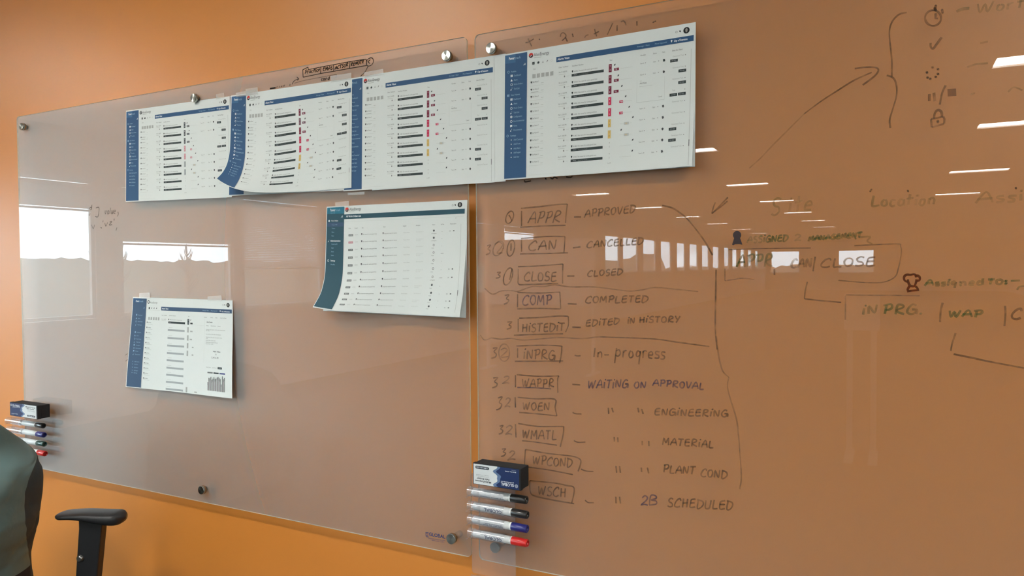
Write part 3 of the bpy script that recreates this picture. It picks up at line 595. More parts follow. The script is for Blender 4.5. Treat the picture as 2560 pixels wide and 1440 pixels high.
FT = {'A': (.8, [[(0, 0), (.45, 1), (.8, 0)], [(.05, .38), (.75, .42)]]), 'B': (.7, [[(.05, 0), (.1, 1), (.5, .95), (.55, .7), (.15, .52), (.6, .45), (.65, .1), (.05, 0)]]),
      'C': (.75, [[(.7, .75), (.6, .98), (.3, .85), (.05, .45), (.1, .1), (.4, 0), (.7, .12)]]), 'D': (.8, [[(.15, .95), (.1, 0), (.5, .1), (.75, .5), (.6, .85), (.0, 1)]]),
      'E': (.7, [[(.65, .98), (.2, .9), (.1, .55), (.1, .1), (.3, 0), (.7, .08)], [(.1, .52), (.6, .56)]]), 'F': (.6, [[(.1, 0), (.1, .95), (.6, 1)], [(.1, .5), (.5, .55)]]),
      'G': (.8, [[(.7, .85), (.4, 1), (.1, .6), (.1, .15), (.4, 0), (.65, .2), (.65, .45), (.35, .45), (.75, .45), (.75, 0)]]), 'H': (.75, [[(.1, 1), (.1, 0)], [(.6, 1), (.6, 0)], [(.1, .5), (.6, .55)]]),
      'I': (.28, [[(.14, .75), (.12, 0)], [(.2, 1.0), (.22, 1.05)]]), '1': (.3, [[(.15, 1), (.12, 0)]]), 'K': (.7, [[(.1, 1), (.1, 0)], [(.6, 1), (.1, .45), (.65, 0)]]),
      'L': (.65, [[(.15, 1), (.1, .1), (.3, 0), (.65, .05)]]), 'M': (.9, [[(.05, 0), (.15, .95), (.4, .3), (.7, 1), (.8, 0)]]), 'N': (.8, [[(.1, 0), (.12, .9), (.6, .05), (.68, 1)]]),
      'O': (.75, [ell(.36, .48, .3, .46, 100, 460, 12)]), 'P': (.7, [[(.15, 0), (.2, .95)], [(.0, .9), (.5, 1), (.65, .75), (.5, .5), (.18, .45)]]),
      'R': (.8, [[(.12, 0), (.2, .95), (.6, .95), (.62, .7), (.2, .45), (.4, .2), (.8, .05)]]), 'S': (.65, [[(.6, .9), (.35, 1), (.1, .8), (.2, .55), (.5, .42), (.55, .15), (.3, 0), (.02, .1)]]),
      'T': (.7, [[(0, .95), (.7, 1)], [(.36, .95), (.3, 0)]]), 'U': (.75, [[(.1, .95), (.1, .2), (.3, 0), (.6, .2), (.65, 1)]]), 'V': (.7, [[(.05, 1), (.3, 0), (.68, 1)]]),
      'W': (1.0, [[(.05, .95), (.2, .05), (.45, .8), (.62, .05), (.92, 1)]]), 'Y': (.7, [[(.05, 1), (.3, .5)], [(.65, 1), (.2, -.05)]]), '2': (.65, [[(.08, .8), (.3, 1), (.55, .8), (.4, .45), (.05, .02), (.35, .1), (.65, 0)]]),
      '3': (.6, [[(.1, .95), (.55, .98), (.28, .6), (.55, .4), (.45, .1), (.1, 0)]]), '-': (.6, [[(.1, .3), (.5, .32)]]), ' ': (.45, []), '/': (.4, [[(.4, 1.2), (0, -.2)]]),
      ',': (.2, [[(.1, .15), (.05, -.15)]]), "'": (.2, [[(.1, 1), (.08, .75)]]), ':': (.25, [[(.1, .6), (.12, .55)], [(.1, .1), (.12, .05)]]), '.': (.2, [[(.08, .03), (.12, 0)]]), '<': (.5, [[(.5, .9), (.05, .5), (.45, .05)]]),
      'n': (.55, [[(.05, .6), (.08, 0)], [(.08, .4), (.3, .6), (.45, .4), (.45, 0)]]), 'p': (.55, [[(.08, .75), (.0, -.5)], [(.05, .5), (.3, .65), (.45, .35), (.25, .1), (.05, .2)]]), 'r': (.4, [[(.05, .6), (.05, 0)], [(.05, .4), (.2, .6), (.38, .55)]]),
      'o': (.5, [ell(.23, .28, .19, .28, 90, 450, 9)]), 'g': (.5, [[(.42, .5), (.2, .6), (.05, .3), (.2, .1), (.42, .3), (.42, .55), (.35, -.5)]]), 'e': (.48, [[(.05, .3), (.42, .35), (.3, .6), (.08, .45), (.08, .1), (.4, .02)]]), 's': (.42, [[(.4, .55), (.12, .55), (.1, .35), (.36, .22), (.3, 0), (.02, .02)]]),
      'a': (.5, [[(.4, .5), (.15, .6), (.03, .25), (.2, 0), (.4, .2), (.42, .6), (.45, 0)]]), 'l': (.25, [[(.1, 1), (.1, 0)]]), 'u': (.5, [[(.05, .6), (.08, .1), (.3, 0), (.42, .6), (.46, 0)]]), 'v': (.5, [[(.05, .6), (.2, 0), (.45, .6)]]), 'i': (.22, [[(.1, .6), (.1, 0)], [(.1, .85), (.11, .88)]]),
      't': (.45, [[(.2, 1), (.18, 0)], [(0, .6), (.42, .65)]]), 'd': (.55, [[(.42, .45), (.15, .55), (.05, .2), (.25, 0), (.42, .2), (.45, 1), (.46, 0)]]), 'c': (.45, [[(.4, .5), (.15, .55), (.05, .2), (.2, 0), (.42, .08)]]), 'z': (.45, [[(.05, .55), (.4, .58), (.05, .02), (.45, .05)]]), ']': (.4, [[(0, 1), (.3, 1), (.3, 0), (.05, 0)]]), '?': (.1, [])}
hr = random.Random(11)
def smooth_path(p):
    if len(p) < 3: return p
    out = []
    for i in range(len(p)-1):
        p0 = p[max(0, i-1)]; p1 = p[i]; p2 = p[i+1]; p3 = p[min(len(p)-1, i+2)]
        for k in range(4):
            t = k/4; out.append(tuple(.5*((2*p1[j])+(-p0[j]+p2[j])*t+(2*p0[j]-5*p1[j]+4*p2[j]-p3[j])*t*t+(-p0[j]+3*p1[j]-3*p2[j]+p3[j])*t**3) for j in (0, 1)))
    out.append(p[-1]); return out
def ribbon(b, pts, wd, y=-.00035):
    pts = [on_y(px, py, y) for px, py in pts]; q = [pts[0]]
    for p in pts[1:]:
        if (p-q[-1]).length > .0008: q.append(p)
    if len(q) < 2: q = [pts[0], pts[0]+Vector((.002, 0, .001))]
    L_, R_ = [], []; yy = y-hr.uniform(0, .00012)
    for i, p in enumerate(q):
        t = q[min(i+1, len(q)-1)]-q[max(i-1, 0)]; t = Vector((t.x, 0, t.z)).normalized(); n_ = Vector((-t.z, 0, t.x))*(wd*.5*(.94+.12*math.sin(i*.35+len(q))))
        L_.append((p.x+n_.x, yy, p.z+n_.z)); R_.append((p.x-n_.x, yy, p.z-n_.z))
    b.grid([L_, R_], smooth=False)
    for p, s_ in (((q[0], 1), (q[-1], 1)) if len(q) < 4 and (q[0]-q[-1]).length < .009 else ()): b.face([(p.x+wd*.45*math.cos(a), yy-.00001, p.z+wd*.45*math.sin(a)) for a in [k*math.pi/3 for k in range(6)]])
V = {1: (0, 0, 1), 3: (0, 400, 3.368), 4: (1180, 440, 3.272), 5: (1180, 840, 3.1306), 6: (1760, 0, 3.0), 7: (1760, 440, 2.769), 8: (660, 130, 8.533), 9: (1280, 40, 5.333), 10: (2140, 640, 5.143)}
def strokes(view, paths, ink='k', wd=.0032, board=None, name='handwriting', sm=True, label=None):
    ox, oy, s_ = V[view]; b = MB()
    for p in paths: ribbon(b, [(ox+x/s_, oy+y_/s_) for x, y_ in (smooth_path(p) if sm else p)], wd)
    o = b.build(name, INK[ink], board or board_r, recalc=False)
    if label: o['label'] = label
def word(view, t, a, c, h, ink='k', wd=.0032, board=None, slant=.12, jit=.04, label=None):
    tot = sum(FT[ch][0]+.12 for ch in t)-.12; dx, dy = c[0]-a[0], c[1]-a[1]; x = 0; P = []
    for ch in t:
        wch, st = FT[ch]; jy = hr.uniform(-jit, jit)
        for s_ in st:
            P.append([(a[0]+dx*(x+px)/tot+(py*slant*h), a[1]+dy*(x+px)/tot-(py+jy)*h) for px, py in ((p[0]+hr.uniform(-.03, .03), p[1]+hr.uniform(-.025, .025)) for p in s_)])
        x += wch+.12
    strokes(view, P, ink, wd, board, 'handwritten_word', label=label or ('handwritten %s' % t))
# the status list
word(4, 'APPR', (455, 388), (715, 378), 95, slant=.25); strokes(4, [[(400, 265), (560, 250), (700, 233), (780, 230)], [(780, 230), (770, 310), (765, 385)], [(395, 420), (560, 410), (765, 403)], [(405, 285), (405, 410)]], name='drawn_box')
strokes(4, [ell(308, 338, 30, 50, 0, 365, 14, -.25), [(300, 318), (312, 335), (325, 365)]], name='circled_number'); strokes(4, [[(835, 335), (892, 335)]], name='drawn_dash')
word(4, 'APPROVED', (918, 340), (1335, 298), 62)
word(4, 'CAN', (460, 612), (690, 600), 80); strokes(4, [[(400, 512), (600, 495), (760, 495)], [(760, 495), (757, 560), (752, 625)], [(393, 637), (600, 634), (785, 628)], [(405, 520), (405, 620)]], name='drawn_box')
word(4, '3', (108, 640), (148, 636), 75); strokes(4, [ell(215, 592, 40, 60, 0, 365, 14, -.3), [(185, 560), (220, 540), (250, 560), (235, 590), (205, 630), (250, 628)]], 'f', name='circled_number'); strokes(4, [ell(318, 590, 30, 66, 0, 365, 14, -.15), [(320, 550), (318, 612)]], name='circled_number')
strokes(4, [[(825, 587), (888, 580)]], name='drawn_dash'); word(4, 'CANCELLED', (938, 590), (1400, 555), 55)
word(4, 'CLOSE', (425, 858), (690, 858), 75, slant=.05); strokes(4, [[(375, 742), (520, 737), (745, 720)], [(744, 720), (741, 800), (741, 880)], [(378, 760), (378, 830), (382, 884), (450, 888), (705, 878)]], name='drawn_box')
word(4, '3', (190, 835), (230, 835), 48); strokes(4, [ell(295, 822, 34, 70, 0, 365, 14, -.25), [(328, 757), (318, 800), (308, 850)]], name='circled_number'); strokes(4, [[(778, 818), (838, 818)]], name='drawn_dash'); word(4, 'CLOSED', (942, 825), (1230, 806), 50)
strokes(4, [[(103, 918), (150, 960), (185, 965), (240, 940), (330, 938), (370, 945), (430, 925), (500, 903), (590, 905), (680, 890), (800, 907), (1000, 908), (1200, 932), (1300, 942), (1400, 930), (1500, 912), (1700, 930), (1850, 945)]], 'f', .0028, name='drawn_line')
word(4, 'COMP', (412, 1055), (650, 1052), 82, ink='b', slant=.05); strokes(4, [[(372, 953), (550, 957), (722, 950)], [(718, 952), (722, 1020), (725, 1088)], [(370, 1087), (560, 1083), (722, 1088)], [(373, 965), (372, 1075)]], name='drawn_box')
word(4, '3', (250, 1048), (300, 1045), 75); strokes(4, [[(783, 1045), (857, 1048)]], name='drawn_dash'); word(4, 'COMPLETED', (925, 1040), (1440, 1032), 55)
word(4, 'HISTEDIT', (408, 1275), (755, 1270), 66, slant=.05); strokes(4, [[(385, 1163), (560, 1157), (700, 1146), (785, 1147)], [(787, 1147), (788, 1220), (765, 1277)], [(342, 1303), (540, 1295), (745, 1291)], [(378, 1168), (378, 1275)]], name='drawn_box')
word(4, '3', (275, 1255), (322, 1253), 60); strokes(4, [[(820, 1236), (890, 1239)]], name='drawn_dash'); word(4, 'EDITED', (928, 1230), (1205, 1212), 52); word(4, 'IN', (1268, 1208), (1330, 1205), 48); word(4, 'HISTORY', (1365, 1200), (1700, 1196), 50)
strokes(4, [[(68, 1300), (95, 1338), (125, 1338), (160, 1325), (240, 1335), (320, 1328), (430, 1342), (700, 1322), (900, 1330), (1050, 1315), (1200, 1322), (1500, 1335), (1700, 1360), (1940, 1395)]], 'f', .0028, name='drawn_line')
strokes(5, [[(1000, 8), (1400, 20), (1600, 50), (1860, 82)]], 'f', .002, name='drawn_line')
word(5, '3', (145, 178), (192, 176), 85); strokes(5, [ell(252, 130, 42, 68, 0, 365), [(225, 110), (255, 95), (275, 115), (225, 165), (285, 160)]], 'f', name='circled_number')
word(5, 'INPRG', (400, 182), (650, 188), 76, slant=.05); strokes(5, [[(357, 95), (357, 170)], [(347, 78), (540, 72), (690, 78), (702, 95), (698, 150), (685, 212)], [(335, 198), (520, 197), (712, 195)]], name='drawn_box')
strokes(5, [[(803, 150), (825, 156), (850, 154)]], name='drawn_dash'); word(5, 'In-', (945, 165), (1070, 168), 72) if False else word(5, '1n-', (945, 165), (1075, 168), 72); word(5, 'progress', (1120, 165), (1512, 180), 95, slant=.05)
word(5, '3', (148, 405), (198, 402), 80); word(5, '2', (235, 375), (295, 373), 60, ink='f'); word(5, 'WAPPR', (390, 400), (640, 402), 66, slant=.05)
strokes(5, [[(340, 305), (340, 402)], [(350, 303), (520, 315), (680, 312)], [(680, 312), (670, 345), (672, 445)]], name='drawn_box'); strokes(5, [[(355, 403), (490, 405), (620, 414)]], 'b', name='underline')
strokes(5, [[(785, 378), (847, 383)]], name='drawn_dash'); word(5, 'WAITING', (905, 410), (1220, 405), 65, ink='b'); word(5, 'ON', (1265, 410), (1360, 405), 52, ink='b'); word(5, 'APPROVAL', (1412, 388), (1815, 420), 52, ink='b')
word(5, '3', (182, 582), (230, 575), 100); word(5, '2', (250, 555), (298, 553), 72, ink='f'); word(5, 'WOEN', (395, 578), (608, 582), 62, slant=.05)
strokes(5, [[(338, 478), (340, 560)], [(357, 480), (500, 492), (648, 495), (650, 560), (665, 625)], [(370, 598), (520, 610), (665, 625)]], name='drawn_box')
strokes(5, [[(787, 597), (810, 608), (857, 610)]], name='drawn_dash'); strokes(5, [[(1067, 562), (1070, 610)], [(1095, 562), (1105, 598)]], name='ditto_mark'); strokes(5, [[(1298, 562), (1305, 598)], [(1328, 570), (1340, 610)]], name='ditto_mark'); word(5, 'ENGINEERING', (1425, 618), (2000, 635), 54)
word(5, '3', (203, 768), (240, 765), 66); word(5, '2', (255, 775), (315, 772), 72, ink='f'); word(5, 'WMATL', (392, 800), (660, 815), 72, slant=.05)
strokes(5, [[(340, 690), (345, 795)], [(362, 685), (520, 708), (700, 708), (717, 720), (712, 780), (690, 868)], [(392, 820), (480, 828), (665, 855)]], name='drawn_box')
strokes(5, [[(797, 818), (830, 832), (888, 830)]], name='drawn_dash'); strokes(5, [[(1113, 790), (1115, 828)], [(1140, 793), (1143, 832)]], name='ditto_mark'); strokes(5, [[(1333, 820), (1333, 855)], [(1383, 820), (1385, 862)]], name='ditto_mark'); word(5, 'MATERIAL', (1488, 852), (1890, 875), 55)
word(5, '3', (218, 945), (262, 942), 60); word(5, '2', (275, 975), (340, 970), 72, ink='f'); word(5, 'WPCOND', (475, 1003), (785, 1030), 70, slant=.05)
strokes(5, [[(418, 888), (414, 950), (410, 1020)], [(418, 888), (600, 920), (780, 940), (845, 965), (850, 1000), (830, 1060)], [(410, 1022), (600, 1048), (790, 1085)]], name='drawn_box')
strokes(5, [[(853, 1042), (895, 1057), (950, 1060)]], name='drawn_dash'); strokes(5, [[(1127, 1018), (1132, 1070)], [(1155, 1018), (1162, 1070)]], name='ditto_mark'); strokes(5, [[(1325, 1030), (1328, 1065)], [(1373, 1030), (1383, 1075)]], name='ditto_mark'); word(5, 'PLANT', (1493, 1068), (1745, 1085), 62); word(5, 'COND', (1788, 1097), (1995, 1118), 62)
word(5, 'WSCH', (515, 1245), (735, 1262), 72, slant=.05); strokes(5, [[(452, 1132), (458, 1225), (500, 1255), (640, 1285), (800, 1312)], [(452, 1132), (640, 1150), (740, 1170), (800, 1192), (780, 1310)]], name='drawn_box')
strokes(5, [[(885, 1285), (910, 1303), (955, 1305)]], name='drawn_dash'); strokes(5, [[(1125, 1258), (1128, 1310)], [(1155, 1258), (1162, 1312)]], name='ditto_mark'); word(5, '2B', (1318, 1325), (1445, 1325), 74, ink='b'); word(5, 'SCHEDULED', (1528, 1335), (2040, 1360), 68)
strokes(4, [[(1555, 240), (1640, 262), (1700, 300), (1760, 350), (1850, 460), (1910, 545), (1968, 648)]], name='drawn_arc')
strokes(4, [[(1997, 765), (1993, 1000), (1990, 1250), (2005, 1420)]], name='drawn_arc'); strokes(5, [[(1912, 0), (1930, 150), (1960, 270), (2010, 322)], [(2010, 322), (2000, 400), (2030, 520), (2070, 650), (2088, 800), (2095, 900), (2108, 1100), (2095, 1200)]], 'f', .003, name='drawn_arc')
strokes(4, [[(2093, 175), (2000, 270), (1962, 308)], [(1962, 308), (1972, 265), (1990, 215)], [(2090, 205), (2030, 255), (1965, 305)]], name='arrow_head')
# the big arrow, brace and icons
strokes(6, [[(340, 1262), (430, 1180), (500, 1105), (600, 1005), (750, 855)]], 'w', .0028, name='arrow_line'); strokes(6, [[(750, 855), (870, 765), (1000, 680), (1130, 600), (1258, 543)]], 'k', .0028, name='arrow_line')
strokes(6, [[(1130, 515), (1200, 505), (1280, 505), (1308, 525), (1280, 570), (1190, 638)]], name='arrow_head')
strokes(6, [[(1520, 93), (1460, 110), (1410, 165), (1390, 240), (1398, 350), (1408, 450), (1408, 575)], [(1370, 565), (1420, 585), (1443, 640), (1443, 720), (1415, 820), (1392, 900), (1398, 960)]], 'k', .0030, name='drawn_brace')
strokes(6, [ell(1718, 135, 60, 58, 0, 360, 18)], wd=.0036, name='drawn_clock'); strokes(6, [[(1738, 40), (1733, 75)], [(1737, 100), (1737, 138), (1755, 138)], [(1785, 72), (1790, 98)], [(1728, 60), (1740, 78)]], wd=.0038, name='drawn_clock', sm=False)
strokes(6, [[(1700, 322), (1700, 350), (1718, 366), (1735, 345), (1782, 280)]], 'k', .0040, name='drawn_check_mark')
strokes(6, [[(x, y_), (x+6, y_+5)] for x, y_ in ((1711, 503), (1752, 516), (1669, 541), (1752, 553), (1674, 580), (1694, 588), (1735, 574))], 'k', .0040, name='drawn_dots')
strokes(6, [[(1690, 705), (1690, 758)], [(1724, 695), (1732, 760)]], 'k', .0042, name='drawn_pause_mark'); strokes(6, [[(1812, 640), (1785, 700), (1768, 785)]], wd=.0038, name='drawn_slash')
o_ = MB(); o_.face([on_y(1760+x/3, y_/3, -.0004) for x, y_ in ((1825, 667), (1890, 663), (1893, 720), (1828, 724))]); o_.build('drawn_square', filmmat('ink_square', (.03, .02, .03, 1), .45, gloss=False, noise=.1), board_r)
strokes(6, [[(1702, 893), (1750, 884), (1795, 874)], [(1795, 874), (1804, 895), (1800, 928)], [(1800, 928), (1755, 942), (1708, 955)], [(1708, 955), (1706, 925), (1702, 893)]], wd=.0036, name='drawn_padlock', sm=False); strokes(6, [[(1725, 890), (1732, 848), (1755, 825), (1780, 840), (1785, 875)], [(1753, 905), (1755, 918)]], wd=.0042, name='drawn_padlock')
strokes(6, [[(1893, 88), (1915, 76), (1950, 66), (1990, 62)]], 'g', .005, name='drawn_dash'); word(1, 'Wort', (2440, 35), (2560, 18), 26, ink='G')
for p_ in ([(2440, 160), (2470, 158)], [(2450, 108), (2470, 104)], [(2418, 168), (2440, 160)], [(2520, 230), (2535, 218), (2556, 226)], [(2428, 236), (2436, 233)]): strokes(1, [p_], 'G', name='faded_mark')
# green notes and right hand flow boxes
word(7, 'S', (465, 268), (525, 262), 120, ink='G', wd=.004); word(7, 'ite', (580, 250), (750, 235), 110, ink='G', wd=.004); word(7, 'Location', (1150, 212), (1600, 196), 75, ink='G', wd=.004); word(7, 'Assig', (1880, 190), (2300, 165), 75, ink='G', wd=.004)
strokes(7, [[(1160, 92), (1150, 108)], [(1410, 100), (1414, 108)], [(2158, 80), (2160, 88)]], 'k', name='pen_tick')
word(7, 'ASSIGNED', (298, 462), (580, 452), 45, ink='g'); word(7, '2', (622, 450), (672, 446), 42, ink='g'); word(7, 'MANAGEMENT', (722, 450), (1090, 420), 32, ink='g', wd=.004); strokes(7, [[(1040, 410), (1050, 435)], [(1070, 425), (1150, 420), (1130, 450), (1165, 470)]], 'g', name='drawn_arrow')
b = MB(); fx = lambda P_: [on_y(1760+x/2.769, 440+y_/2.769, -.0004) for x, y_ in P_]
b.face(fx(ell(229, 409, 29, 29, 0, 345, 22))); b.face(fx([(208, 430), (250, 430), (258, 452), (266, 476), (245, 472), (215, 473), (200, 480), (194, 474), (203, 448)])); b.build('drawn_person_icon', mat('ink_solid', (.035, .018, .02, 1), .6, bump=.02), board_r, recalc=False)
strokes(7, [[(170, 510), (400, 502), (740, 498)], [(1040, 482), (1330, 470), (1360, 485), (1365, 540), (1345, 640), (1320, 700), (1240, 735), (1120, 738), (930, 722)], [(145, 640), (145, 725)], [(145, 725), (210, 715), (270, 708), (350, 716)]], 'k', .0022, name='drawn_box')
word(7, 'APPR', (225, 632), (470, 628), 85, ink='g', wd=.004); word(7, 'CAN', (600, 634), (745, 632), 62, ink='f', wd=.004); strokes(7, [[(770, 558), (762, 610), (755, 660)]], name='drawn_slash'); word(7, 'CLOSE', (805, 634), (1185, 622), 62)
strokes(7, [[(487, 645), (488, 685)]], name='drawn_line'); strokes(7, [[(715, 732), (700, 800), (695, 850)], [(695, 850), (800, 862), (950, 875)]], 'k', .0028, name='drawn_line', sm=False)
strokes(10, [[(668, 330), (640, 325), (618, 300), (622, 262), (655, 240), (700, 243), (740, 234), (768, 245), (765, 265), (790, 252), (816, 268), (820, 300), (800, 322), (780, 305)], [(668, 300), (670, 330), (692, 378), (720, 388), (748, 388), (768, 350), (780, 300)], [(690, 385), (668, 420), (663, 448)], [(655, 455), (720, 446), (790, 440)], [(765, 390), (790, 415), (800, 450)]], 'r', .0042, name='drawn_chef_hat_icon')
word(10, 'Assig', (880, 385), (1290, 372), 75, ink='g', wd=.004); word(10, 'ned', (1330, 380), (1640, 372), 85, ink='G', wd=.004); word(10, 'TO:', (1690, 362), (1935, 362), 65, ink='g', wd=.004); strokes(10, [[(1990, 320), (2110, 315)], [(2070, 435), (2100, 395), (2160, 385)]], 'g', name='drawn_dash')
word(10, 'IN', (75, 755), (275, 738), 110, ink='g', wd=.004); word(10, 'PRG.', (340, 752), (840, 745), 125, ink='g', wd=.004); strokes(10, [[(1115, 600), (1090, 700), (1080, 850)]], wd=.0038, name='drawn_slash'); word(10, 'WAP', (1185, 785), (1620, 785), 88, ink='g', wd=.004); strokes(10, [[(1915, 640), (1922, 740), (1908, 900)]], wd=.0035, name='drawn_line'); word(10, 'C', (1990, 808), (2130, 808), 135, ink='k', wd=.0038)
strokes(10, [[(-130, 500), (100, 503), (450, 505), (820, 512)], [(-135, 510), (-137, 820)]], 'f', .0026, name='drawn_box', sm=False); strokes(10, [[(1280, 990), (1235, 1130), (1220, 1220)], [(1255, 1262), (1500, 1310), (1700, 1355), (2160, 1440)]], 'k', .0032, name='drawn_line')
# marks around the top pages
strokes(9, [[(180, 355), (225, 345), (290, 305)], [(215, 300), (235, 345), (262, 405)], [(362, 308), (368, 314)], [(645, 275), (655, 235), (690, 225), (720, 260), (700, 300), (665, 330)], [(715, 290), (735, 335)], [(805, 240), (815, 275)], [(968, 290), (985, 262), (1020, 250)], [(1100, 172), (1112, 220), (1128, 272)], [(1090, 240), (1160, 205)], [(1345, 90), (1310, 165), (1270, 250)], [(1400, 200), (1402, 120)], [(1450, 78), (1485, 66), (1510, 90), (1520, 125)], [(1665, 68), (1665, 130)], [(1880, 85), (1915, 68)]], 'k', .0028, name='half_hidden_handwriting')
strokes(4, [[(430, 35), (435, 48), (482, 40)], [(600, 18), (606, 25)], [(640, 14), (660, 22), (672, 10), (700, 20)], [(770, 8), (800, 12), (822, 4)]], 'K', name='half_hidden_handwriting')
# left board
LB = board_l
strokes(8, [[(825, 380), (940, 325)], [(940, 325), (945, 378)], [(945, 378), (1215, 320), (1500, 268), (1830, 205), (2180, 152)], [(825, 380), (835, 538)], [(835, 538), (1215, 458), (1500, 410), (1830, 350), (2190, 288)], [(2190, 288), (2180, 152)], [(1215, 320), (1205, 460)], [(1485, 275), (1485, 410)], [(1835, 200), (1825, 358)]], 'K', .0024, LB, 'drawn_box', sm=False)
word(8, 'Practice', (865, 470), (1190, 405), 80, ink='K', wd=.0024, board=LB); word(8, 'EMAS', (1255, 402), (1460, 372), 78, ink='K', wd=.0024, board=LB); word(8, 'ACTSUR', (1510, 375), (1795, 298), 72, ink='K', wd=.0026, board=LB); word(8, 'REMOTR', (1850, 305), (2130, 238), 72, ink='K', wd=.0026, board=LB)
strokes(8, [[(2265, 165), (2215, 205)], [(2215, 205), (2255, 245)], [(2190, 260), (2195, 180), (2260, 128), (2315, 135), (2335, 200), (2300, 270), (2240, 300), (2195, 290)], [(2215, 310), (2150, 430), (2060, 515)], [(600, 690), (640, 620), (735, 570)], [(700, 535), (740, 570), (710, 605)], [(555, 690), (550, 715)]], 'K', .0022, LB, 'drawn_arrow')
strokes(8, [[(650, 665), (800, 620), (950, 588), (1250, 532), (1545, 480)], [(1545, 480), (1535, 550)]], 'k', .0018, LB, 'drawn_box', sm=False); word(8, 'card', (1215, 615), (1400, 590), 75, ink='K', wd=.0022, board=LB)
strokes(8, [[(125, 785), (250, 765)], [(128, 778), (245, 758)]], 'K', .0030, LB, 'drawn_dash'); word(8, 'nzed', (265, 765), (440, 730), 40, ink='k', wd=.002, board=LB)
word(3, 'd', (752, 420), (772, 418), 40, board=LB, wd=.003); word(3, ']', (798, 475), (832, 473), 72, board=LB, wd=.003); word(3, 'value', (880, 455), (972, 452), 50, board=LB, wd=.003); strokes(3, [[(992, 435), (996, 455), (988, 475)]], 'k', .003, LB, 'pen_tick')
word(3, "'vz'", (858, 560), (962, 545), 48, board=LB, wd=.003); strokes(3, [[(985, 568), (976, 595)], [(750, 440), (752, 470), (760, 450)], [(848, 568), (856, 573)], [(770, 545), (785, 580), (795, 545)]], 'k', .0026, LB, 'pen_tick')
strokes(1, [[(313, 888), (319, 884)], [(314, 903), (320, 898)]], 'f', .0025, LB, 'pen_tick')
# maker's mark in the corner of the left board
def flat_text(t, a, c, hpx, matl, parent, y, name='printed_logo', bold=True, rot=False):
    P, W = text_polys(t, bold); b = MB()
    for p in P:
        q = []
        for x, yv in p:
            k = x/W; hh = yv*hpx; q.append(on_y(a[0]+(c[0]-a[0])*k, a[1]+(c[1]-a[1])*k-(hh if not rot else -hh), y))
        b.face(q)
    return b.build(name, matl, parent, recalc=False)
nav_ink = mat('ink_label_navy', srgb(28, 46, 96), .5, bump=.02)
flat_text('GLOBAL', (1072, 1339), (1113, 1346.5), 8.5, nav_ink, LB, -.0004); flat_text('globalindustrial.com', (1071, 1346.5), (1113, 1353), 3.2, nav_ink, LB, -.0004, bold=False); flat_text('1-800-645-1232', (1076, 1351), (1110, 1357), 3, nav_ink, LB, -.0004, bold=False)
b = MB()
for k in range(4): ribbon(b, [(1063.5+k*.3, 1331+k*3), (1071, 1332.5+k*3)], .0012)
ribbon(b, [(1072, 1331), (1066, 1331), (1064, 1336), (1067, 1343), (1072, 1344)], .001); b.build('printed_logo', nav_ink, LB, recalc=False)

TY0 = -.0140; MY = -.0290
# ------------------------------------------------------------------ marker trays, markers, erasers
acryl = filmmat('clear_acrylic', (.85, .85, .88, 1), .07, tint=(.96, .96, .97, 1), rough=.03)
label_w = mat('label_white', (.72, .76, .76, 1), .35, bump=.02); label_l = mat('label_blue_grey', srgb(100, 124, 160), .35, bump=.02); label_n = mat('label_navy', srgb(26, 46, 92), .35, bump=.02)
felt = mat('black_felt', (.02, .02, .021, 1), .9, bump=.8, bscale=900); ink_b = mat('ink_label_black', (.03, .04, .05, 1), .5, bump=.02); ink_w = mat('ink_label_white', (.8, .84, .88, 1), .5, bump=.02)
def tray(x0, z_top, side, spots):
    e = thing('marker_tray', side, 'marker holder', (x0+.06, TY0, z_top-.22), 'clear marker trays on the board edges')
    b = MB(); pts = rounded(x0, x0+.114, z_top-.235, z_top, .006); T = .0025
    b.face([(x, TY0-T, z) for x, z in pts]); b.face([(x, TY0, z) for x, z in pts][::-1])
    for k in range(len(pts)):
        (ax, az), (bx, bz) = pts[k], pts[(k+1) % len(pts)]; b.face([(ax, TY0-T, az), (bx, TY0-T, bz), (bx, TY0, bz), (ax, TY0, az)])
    b.build('back_plate', acryl, e)
    b = MB(); zz = z_top-.235                                              # bent lip under the plate
    b.box((x0+.015, TY0-.032, zz-.004), (x0+.085, TY0-.0026, zz-.0015)); b.box((x0+.015, TY0-.034, zz-.004), (x0+.085, TY0-.032, zz+.010)); b.build('lip', acryl, e)
    for z in spots:
        b = MB(); P = []
        for k in range(15):
            a = math.radians(-90-180+k*24-30); P.append([(x, MY+.0115*math.cos(math.radians(90+k*360/14)), z+.0115*math.sin(math.radians(90+k*360/14))) for x in (x0+.001, x0+.096)])
        b.grid(P); P2 = [[(p[0], MY+(p[1]-MY)*.9, z+(p[2]-z)*.9) for p in r] for r in P]; b.grid(P2); b.build('holder_tube', acryl, e, recalc=False)
        b = MB(); b.box((x0-.001, MY-.012, z-.0125), (x0+.0012, TY0-.0026, z-.0105)); b.build('end_clip', acryl, e)
    return e
CAPS = {'black': (.02, .018, .017, 1), 'dark green': (.01, .06, .05, 1), 'blue': srgb(38, 40, 118), 'red': srgb(214, 38, 36)}
